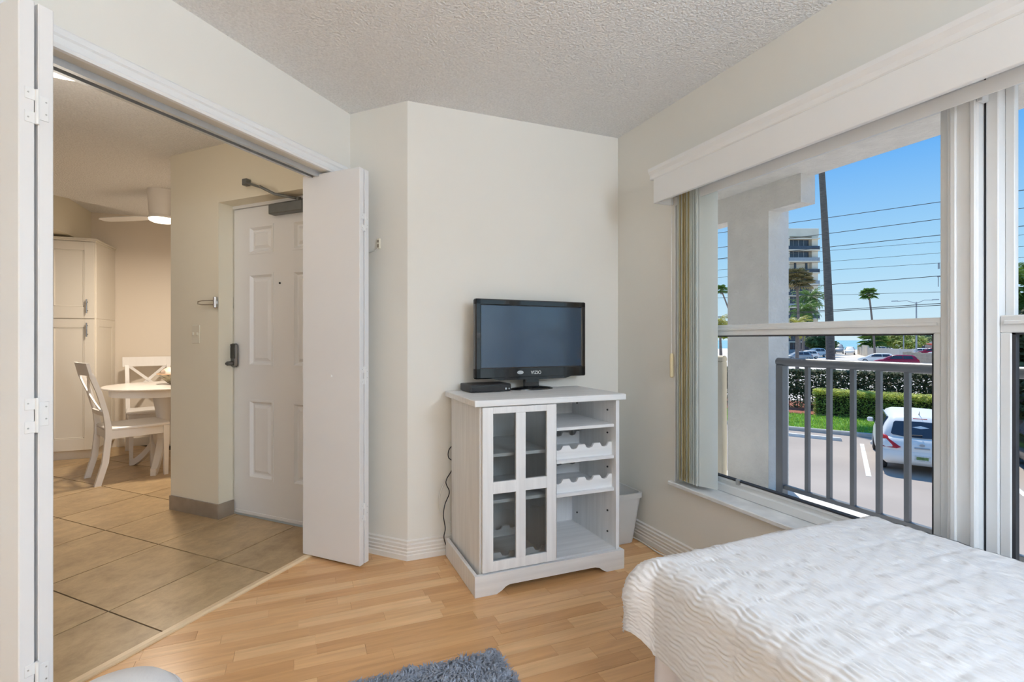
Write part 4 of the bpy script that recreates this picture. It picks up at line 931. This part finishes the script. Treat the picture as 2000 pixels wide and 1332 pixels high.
# ---------------------------------------------------------------- cars
M['carsilver'] = mat('silver_white_car_paint', (.80, .79, .77), .3, metal=.0, noise=(2, .01)); M['carwhite'] = mat('white_car_paint', (.78, .78, .78), .3, noise=(2, .01))
M['carred'] = mat('dark_red_car_paint', (.30, .012, .05), .25, noise=(2, .02)); M['carblack'] = mat('black_car_paint', (.012, .014, .018), .2, noise=(2, .02)); M['cargrey'] = mat('grey_car_paint', (.36, .38, .40), .3, metal=.3, noise=(2, .02))
M['carglass'] = mat('car_glass', (.035, .042, .06), .08, spec=.7, noise=(2, .1)); M['tyre'] = mat('tyre', (.02, .02, .022), .8, noise=(8, .1)); M['tail'] = mat('red_tail_lamp', (.52, .015, .02), .2, noise=(9, .2)); M['plate'] = mat('number_plate', (.62, .63, .60), .5, noise=(30, .25)); M['plateg'] = mat('number_plate_print', (.13, .22, .07), .5, noise=(60, .5))
def make_car(paint, label, loc, rotz, group=None, name='hatchback_car'):
    t = thing(name, label, 'car', loc, rotz, group)
    def sec(y, z0, z1, w_, top=.88):
        h = [(0, z0), (w_*.82, z0), (w_*.97, z0+(z1-z0)*.16), (w_, z0+(z1-z0)*.45), (w_*.985, z0+(z1-z0)*.78), (w_*(top+.06), z0+(z1-z0)*.94), (w_*top*.9, z1), (0, z1)]
        return [(x, y, z) for x, z in h]+[(-x, y, z) for x, z in h[-2:0:-1]]
    B = [(-2.06, .46, .62, .60), (-2.05, .36, .74, .74), (-1.98, .28, .90, .815), (-1.86, .24, .965, .84), (-1.5, .20, .985, .85), (-.5, .19, .965, .853), (.5, .19, .945, .853), (1.1, .20, .925, .845), (1.6, .22, .85, .815), (1.92, .26, .72, .74), (2.07, .34, .58, .62), (2.10, .40, .52, .5)]
    MB().loft([sec(*b) for b in B]).build('car_body', paint, t, smooth=45)
    G = [(-1.90, .90, .94, .79, .72), (-1.78, .93, 1.20, .80, .66), (-1.64, .94, 1.42, .805, .60), (-1.45, .94, 1.485, .81, .585), (-.8, .94, 1.53, .815, .60), (-.1, .93, 1.53, .815, .60), (.30, .92, 1.46, .81, .59), (.75, .91, 1.24, .80, .62), (1.18, .88, .93, .78, .70)]
    def gsec(y, z0, z1, wb, wr):
        h = [(wb, z0), (wb+(wr-wb)*.5, z0+(z1-z0)*.55), (wr, z0+(z1-z0)*.9), (wr*.8, z1-.006), (0, z1+.012)]
        return [(x, y, z) for x, z in h]+[(-x, y, z) for x, z in h[-2::-1]]
    MB().loft([gsec(*g_) for g_ in G]).build('roof', paint, t, smooth=40)
    # rear window, with rounded lower corners, standing just proud of the tailgate
    def gy(z): return -1.905+.0+(z-.94)/.48*.265
    pr = [(-.60, 1.03), (-.56, 1.00), (-.30, .965), (0, .955), (.30, .965), (.56, 1.00), (.60, 1.03), (.535, 1.30), (.50, 1.335), (0, 1.35), (-.50, 1.335), (-.535, 1.30)]
    m = MB().add([(x, gy(z)-.022, z) for x, z in pr], [tuple(range(12))]); m.add([(x*.99, gy(z)+.02, z) for x, z in pr], [tuple(range(12))]); m.f += [(i, (i+1) % 12, 12+(i+1) % 12, 12+i) for i in range(12)]
    m.build('rear_window', 'carglass', t)
    MB().loft([[(x, y, z) for x, z in ((-.60*k, 1.0), (.60*k, 1.0))]+[(x, y, z) for x, z in ((.56*k, 1.0), (-.56*k, 1.0))] for k, y, z in ((1, 1.12, .985), (.95, .80, 1.215))], caps=True) if 0 else None
    m = MB(); m.add([(-.70, 1.13, .955), (.70, 1.13, .955), (.575, .42, 1.405), (-.575, .42, 1.405), (-.70, 1.10, .94), (.70, 1.10, .94), (.575, .40, 1.39), (-.575, .40, 1.39)], [(0, 1, 2, 3), (7, 6, 5, 4), (0, 4, 5, 1), (1, 5, 6, 2), (2, 6, 7, 3), (3, 7, 4, 0)]); m.build('windscreen', 'carglass', t)
    for s in (-1, 1):
        for y0, y1, t0, t1 in ((-1.50, -.62, -1.38, -.60), (-.55, .80, -.53, .28)):
            m = MB(); q = [(s*.832, y0, .985), (s*.832, y1, .975), (s*.655, t1, 1.40), (s*.655, t0, 1.40)]; m.add(q+[(x-s*.03, y, z) for x, y, z in q], [(0, 1, 2, 3), (7, 6, 5, 4), (0, 4, 5, 1), (1, 5, 6, 2), (2, 6, 7, 3), (3, 7, 4, 0)]); m.build('side_window', 'carglass', t)
        m = MB(); q = [(s*.85, -1.82, 1.0), (s*.74, -1.955, .965), (s*.42, -2.085, .71), (s*.50, -2.095, .675), (s*.80, -2.035, .69), (s*.862, -1.90, .80)]
        m.add(q+[(x*.93, y+.06, z) for x, y, z in q], [tuple(range(6)), tuple(range(6, 12))]+[(i, (i+1) % 6, 6+(i+1) % 6, 6+i) for i in range(6)]); m.build('tail_lamp', 'tail', t)
        MB().box(s*.85, s*1.0, .62, .76, .96, 1.09, .03).build('mirror', paint, t)
        for y in (-1.30, 1.30):
            wm_ = MB().lathe([(.0, -.10), (.26, -.10), (.305, -.08), (.31, 0), (.305, .08), (.26, .10), (0, .10)], 24, Matrix.Translation((s*.745, y, .305)) @ Matrix.Rotation(R(90), 4, 'Y'), cap=False).build('wheel', 'tyre', t, smooth=40)
            MB().lathe([(0, -.112), (.10, -.112), (.19, -.104), (.20, -.098), (0, -.098)], 16, Matrix.Translation((s*.745, y, .305)) @ Matrix.Rotation(R(-90*s), 4, 'Y'), cap=False).build('hubcap', 'greymetal', wm_)
    MB().loft([[(-w_, y, z), (w_, y, z), (w_, y, z+h), (-w_, y, z+h)] for w_, y, z, h in ((.70, -2.115, .40, .14), (.80, -2.07, .34, .27), (.835, -1.93, .32, .28))]).build('bumper', paint, t, smooth=40)
    part_ = MB().box(-.155, .155, -2.124, -2.112, .405, .54, .004).build('number_plate', 'plate', t)
    MB().box(-.115, .115, -2.127, -2.123, .44, .51).build('plate_print', 'plateg', part_)
    MB().box(-.15, .15, -2.073, -2.05, .70, .735, .008).build('tailgate_handle', 'greymetal', t)
    MB().box(-.14, .14, -1.655, -1.63, 1.405, 1.425, .005).build('brake_lamp', 'tail', t)
    MB().tube([(0, -1.92, 1.0), (.02, -1.925, 1.03), (-.22, -1.93, 1.015)], .012, 6).build('wiper', 'blackmatt', t)
    MB().tube([(0, -1.42, 1.49), (0, -1.50, 1.56), (0, -1.56, 1.60)], [.012, .006, .004], 6).build('aerial', 'blackmatt', t)
    MB().lathe([(0, 0), (.042, 0), (.042, .006), (0, .006)], 16, Matrix.Translation((0, -2.068, .80)) @ Matrix.Rotation(R(90), 4, 'X') @ Matrix.Diagonal((1.3, .8, 1, 1)), cap=False).build('badge', 'greymetal', t)
    return t
car0 = make_car('carsilver', 'silver-white hatchback parked nose-in at the kerb below the balcony', ow(1.16, -3.55), OR)
def more_car(paint, label, x, y, heading, sc_=(1, 1, 1), group='cars in the far parking lot'):
    c_ = copy_tree(car0); c_.location = (x, y, GZ-.05); c_.rotation_euler.z = heading; c_.scale = sc_; c_['label'] = label
    if group: c_['group'] = group
    for ch_ in kids(c_):
        if ch_.material_slots and ch_.material_slots[0].material == M['carsilver']:
            ch_.material_slots[0].link = 'OBJECT'; ch_.material_slots[0].material = M[paint]
    return c_
bk = more_car('carblack', 'black car in the next bay, cut off by the right edge of the photo', *ow(4.22, -3.3)[:2], OR, group=None); bk.location.z = GZ
more_car('cargrey', 'grey-blue car nearest the pier in the far parking lot', 79.3, 57.2, R(60))
more_car('carwhite', 'white car just above the shaded end of the handrail', 87.5, 61.6, R(75))
more_car('carwhite', 'white van-like car behind the other white cars by the tower', 98.9, 67.9, R(80), (1.05, 1.05, 1.2))
more_car('carsilver', 'long silver car just above the middle of the handrail', 82.1, 46.5, R(35), (1, 1.1, .95))
more_car('carred', 'dark red car right behind the handrail', 73.5, 39.1, R(35), (1, 1.15, 1))
more_car('carwhite', 'pale pickup-sized car driving toward the camera between the fences', 122.5, 75.9, R(123), (1.15, 1.1, 1.25))
more_car('cargrey', 'dark tall van behind the pale oncoming car', 127.4, 81.6, R(123), (1.1, 1.1, 1.6))
more_car('carred', 'maroon car at the right end of the far lot', 133.5, 65.2, R(25), (1.1, 1.2, 1.1))
more_car('carwhite', 'white car beside the maroon car at the far right', 128.1, 60.9, R(25))
more_car('carwhite', 'white car under the pale-leaved tree', 138.1, 69.9, R(30))
more_car('cargrey', 'grey car parked in front of the low wall in the distance', 160.4, 91.7, R(40))
more_car('carwhite', 'small white car next to the distant grey car', 167.7, 91.0, R(40))
more_car('cargrey', 'blue-grey car glimpsed under the dark evergreen at the right edge', 102.1, 39.2, R(60), (1.1, 1.1, 1.2))
# ---------------------------------------------------------------- apartment tower, fences, lamps, wires
tw = thing('apartment_tower', 'beige concrete apartment tower with dark glazed balconies', 'building', (121.5, 89.5, GZ), math.atan2(-4.91, 12.71))
MB().box(-6.6, 6.0, .8, 12, 0, 31.2).build('tower_wall', 'bldg', tw)
MB().box(-7, 6.6, -.3, 12.3, 31.0, 33.2, .1).build('parapet', 'bldg', tw)
for k in range(10):
    z = 3.05*k
    MB().box(-6.9, 6.5, -.9, .9, z+2.8, z+3.12).build('floor_slab', 'bldg', tw)
    if k != 7:
        wn = MB().box(-1.1, 4.4, .6, .82, z+.25, z+2.75).build('window', 'bldgglass', tw); MB().box(.2, .3, .55, .62, z+.25, z+2.75).box(1.6, 1.7, .55, .62, z+.25, z+2.75).box(3.0, 3.1, .55, .62, z+.25, z+2.75).build('mullions', 'greymetal', wn)
        MB().box(-6.4, -2.6, .6, .82, z+.25, z+2.75).build('window', 'bldgglass', tw)
    else:
        for x in (-1.5, .6, 3.6): MB().box(x, x+.5, .6, .82, z+.25, z+2.75).build('window', 'bldgglass', tw)
    MB().box(-6.8, 6.4, -.88, -.82, z+.05, z+.95).build('balcony_rail', 'bldgglass' if k % 2 else 'greymetal', tw)
MB().box(-2.4, -1.4, -.6, .9, 0, 31).build('column', 'bldg', tw); MB().box(4.7, 6.3, -.3, .9, 0, 31).build('column', 'bldg', tw)
for i in range(9):
    f = i/8; f2 = f**1.0; x, y = 89.5+(75.2-89.5)*f2, 46.6+(34.4-46.6)*f2
    tag(MB().box(-.28, .28, -.28, .28, 0, 1.7 if i % 2 else 1.62, .04).build('bollard', 'bollard', loc=(x, y, GZ-.05), rotz=R(15)), ('first','second','third','fourth','fifth','sixth','seventh','eighth','ninth')[i]+' pale square post from the far end of the row edging the far lot', 'post', 'square posts edging the far lot')
def wall_between(name, lab, cat, a, b, h, m, step=None):
    L = math.hypot(b[0]-a[0], b[1]-a[1]); t = thing(name, lab, cat, (*a, GZ-.05), math.atan2(b[1]-a[1], b[0]-a[0])); n = max(1, round(L/(step or L)))
    for k in range(n): MB().box(L*k/n+.02, L*(k+1)/n-.02, -.06, .06, 0, h, .01).build('panel', m, t)
    for k in range(n+1): MB().box(L*k/n-.09, L*k/n+.09, -.1, .1, 0, h+.12, .02).build('post', m, t)
    return t
wall_between('fence', 'tan panel fence to the right of the oncoming pale car', 'fence', (127.5, 77.2), (108, 63.2), 2.3, 'cream', 3.0)
wall_between('fence', 'tan panel fence to the left of the oncoming pale car', 'fence', (133, 86.5), (118, 77.4), 2.3, 'cream', 3.0)
wall_between('fence', 'long low pale wall at the near side of the far lot', 'wall', (108, 63.2), (97, 49.5), 1.9, 'lot', 4.0)
lb = thing('low_building', 'long low pale building with a red awning at the far right', 'building', (186, 96, GZ), math.atan2(-6, 15.4))
MB().box(-13, 13, 0, 6, 0, 2.6).build('building_wall', 'cream', lb); MB().box(-13.4, 13.4, -.4, 6.4, 2.6, 2.9).build('roof', 'carwhite', lb)
MB().xprism([(-9, 1.5), (-9, 1.75), (-2.4, 2.35), (-2.4, 2.05)], 1.0, 15.0).build('awning', 'redaw', lb)
for x in (-9, -4, 1, 6): MB().box(x, x+2.4, -.05, .05, .6, 2.1).build('window', 'bldgglass', lb)
def street_lamp(x, y, h, arms, lab):
    t = thing('street_lamp', lab, 'street lamp', (x, y, GZ), 0, 'street lamps beyond the hedges')
    MB().tube([(0, 0, 0), (0, 0, h)], [.14, .09], 8).build('pole', 'greymetal', t)
    for s, L in arms:
        d = Vector((EC[0], EC[1], 0))*s
        MB().tube([d*0+Vector((0, 0, h-.25)), d*L*.5+Vector((0, 0, h+.25)), d*L+Vector((0, 0, h+.2))], .05, 6).build('arm', 'greymetal', t)
        MB().loft([[tuple(d*q+Vector((0, 0, h+.2))+Vector((ES[0], ES[1], 0))*w_+Vector((0, 0, zz))) for w_, zz in ((-.12, 0), (.12, 0), (.10, .12), (-.10, .12))] for q in (L-.1, L+.75)]).build('lamp_head', 'greymetal', t)
street_lamp(92.6, 46.7, 9.7, ((-1, 2.4), (1, 2.0)), 'double-armed street lamp left of the mullion')
street_lamp(127.0, 74.4, 7.6, ((-1, 3.6),), 'single-armed street lamp just left of the small fan palm')
street_lamp(130.5, 69.0, 8.0, ((-1, 4.4), (1, 1.5)), 'lower street lamp with a floodlight right of the small fan palm')
WIRES = [(.0242, 12.289, 'topmost dark power line'), (.0303, 10.856, 'second power line from the top'), (.0190, 9.615, 'third power line from the top'), (-.0097, 9.254, 'thin fourth power line from the top'), (-.0002, 8.273, 'thin fifth power line from the top'), (-.0045, 7.477, 'thin sixth power line from the top'), (.0285, 6.219, 'seventh power line from the top'), (-.0209, 5.212, 'eighth thin power line, slightly below the transformer'), (.0375, 3.916, 'upper of the two close low power lines'), (.0342, 3.792, 'lower of the two close low power lines')]
for i, (a, b, lab) in enumerate(WIRES):
    r = .028 if i in (0, 1, 2, 6, 8, 9) else .016
    pts = [ow(p, 32, a*p+b+.00012*(p+2)**2) for p in (-60, -45, -30, -20, -12, -6, 0, 6, 12, 20, 30)]
    tag(MB().tube(pts, r, 5).build('power_line', 'wirem'), lab+' crossing the sky', 'power line', 'power lines')
up = thing('utility_pole', 'utility pole with a grey transformer, hidden behind the mullion', 'utility pole', ow(7.55, 32.6))
part(MB().tube([ow(7.55, 32.6), ow(7.55, 32.6, 13.2)], [.17, .11], 10), 'pole', 'polem', up)
part(MB().lathe([(0, 0), (.34, 0), (.36, .1), (.36, 1.1), (.30, 1.2), (0, 1.25)], 16, Matrix.Translation(ow(6.62, 32.3, 5.5)), cap=False), 'transformer', 'greymetal', up, smooth=40)
part(MB().tube([ow(5.95, 32.2, 6.35), ow(6.5, 32.2, 6.4)], .04, 6).tube([ow(6.02, 32.2, 5.55), ow(6.02, 32.2, 6.4)], .03, 6).tube([ow(6.05, 32.2, 7.0), ow(6.05, 32.2, 7.5)], .07, 6), 'bracket', 'greymetal', up)
for z in (12.5, 11.2, 9.8): part(obox(6.4, 8.7, 32.45, 32.6, z-.18, z-.05), 'cross_arm', 'polem', up)
import OpenImageIO as oiio, numpy as np
b=oiio.ImageBuf('/workdir/render_main.png'); a=b.get_pixels(oiio.FLOAT); s=a.shape[1]/2000
for n,(u,v) in dict(ceil=(800,80),ceil2=(1300,60),header=(450,150),tvwall_hi=(1000,400),tvwall_lo=(860,850),short=(760,700),rwall=(1260,500),valance=(1600,230),mull=(1885,600),leafface=(650,700),leafedge=(710,700),Lface=(15,700),Ledge=(90,600),ewall=(385,800),door=(500,750),tile=(300,1120),plank=(800,1180),plank2=(450,1260),quilt=(1600,1120),quiltside=(1350,1250),rug=(800,1310),hallceil=(250,230),dinwall=(280,600),cabt=(140,700),sky=(1750,350),skylo=(1750,560),asph=(1620,930),pier=(1460,700),pierR=(1520,700),hedge=(1650,790),grass=(1600,830),screen=(1040,660),carroof=(1760,822),soff=(1750,260),cabfront=(1030,1105),cabside=(905,950)).items():
    x,y=int(u*s),int(v*s); p=a[y-2:y+3,x-2:x+3,:3].mean((0,1)); print('%-10s'%n,(p*255).astype(int))
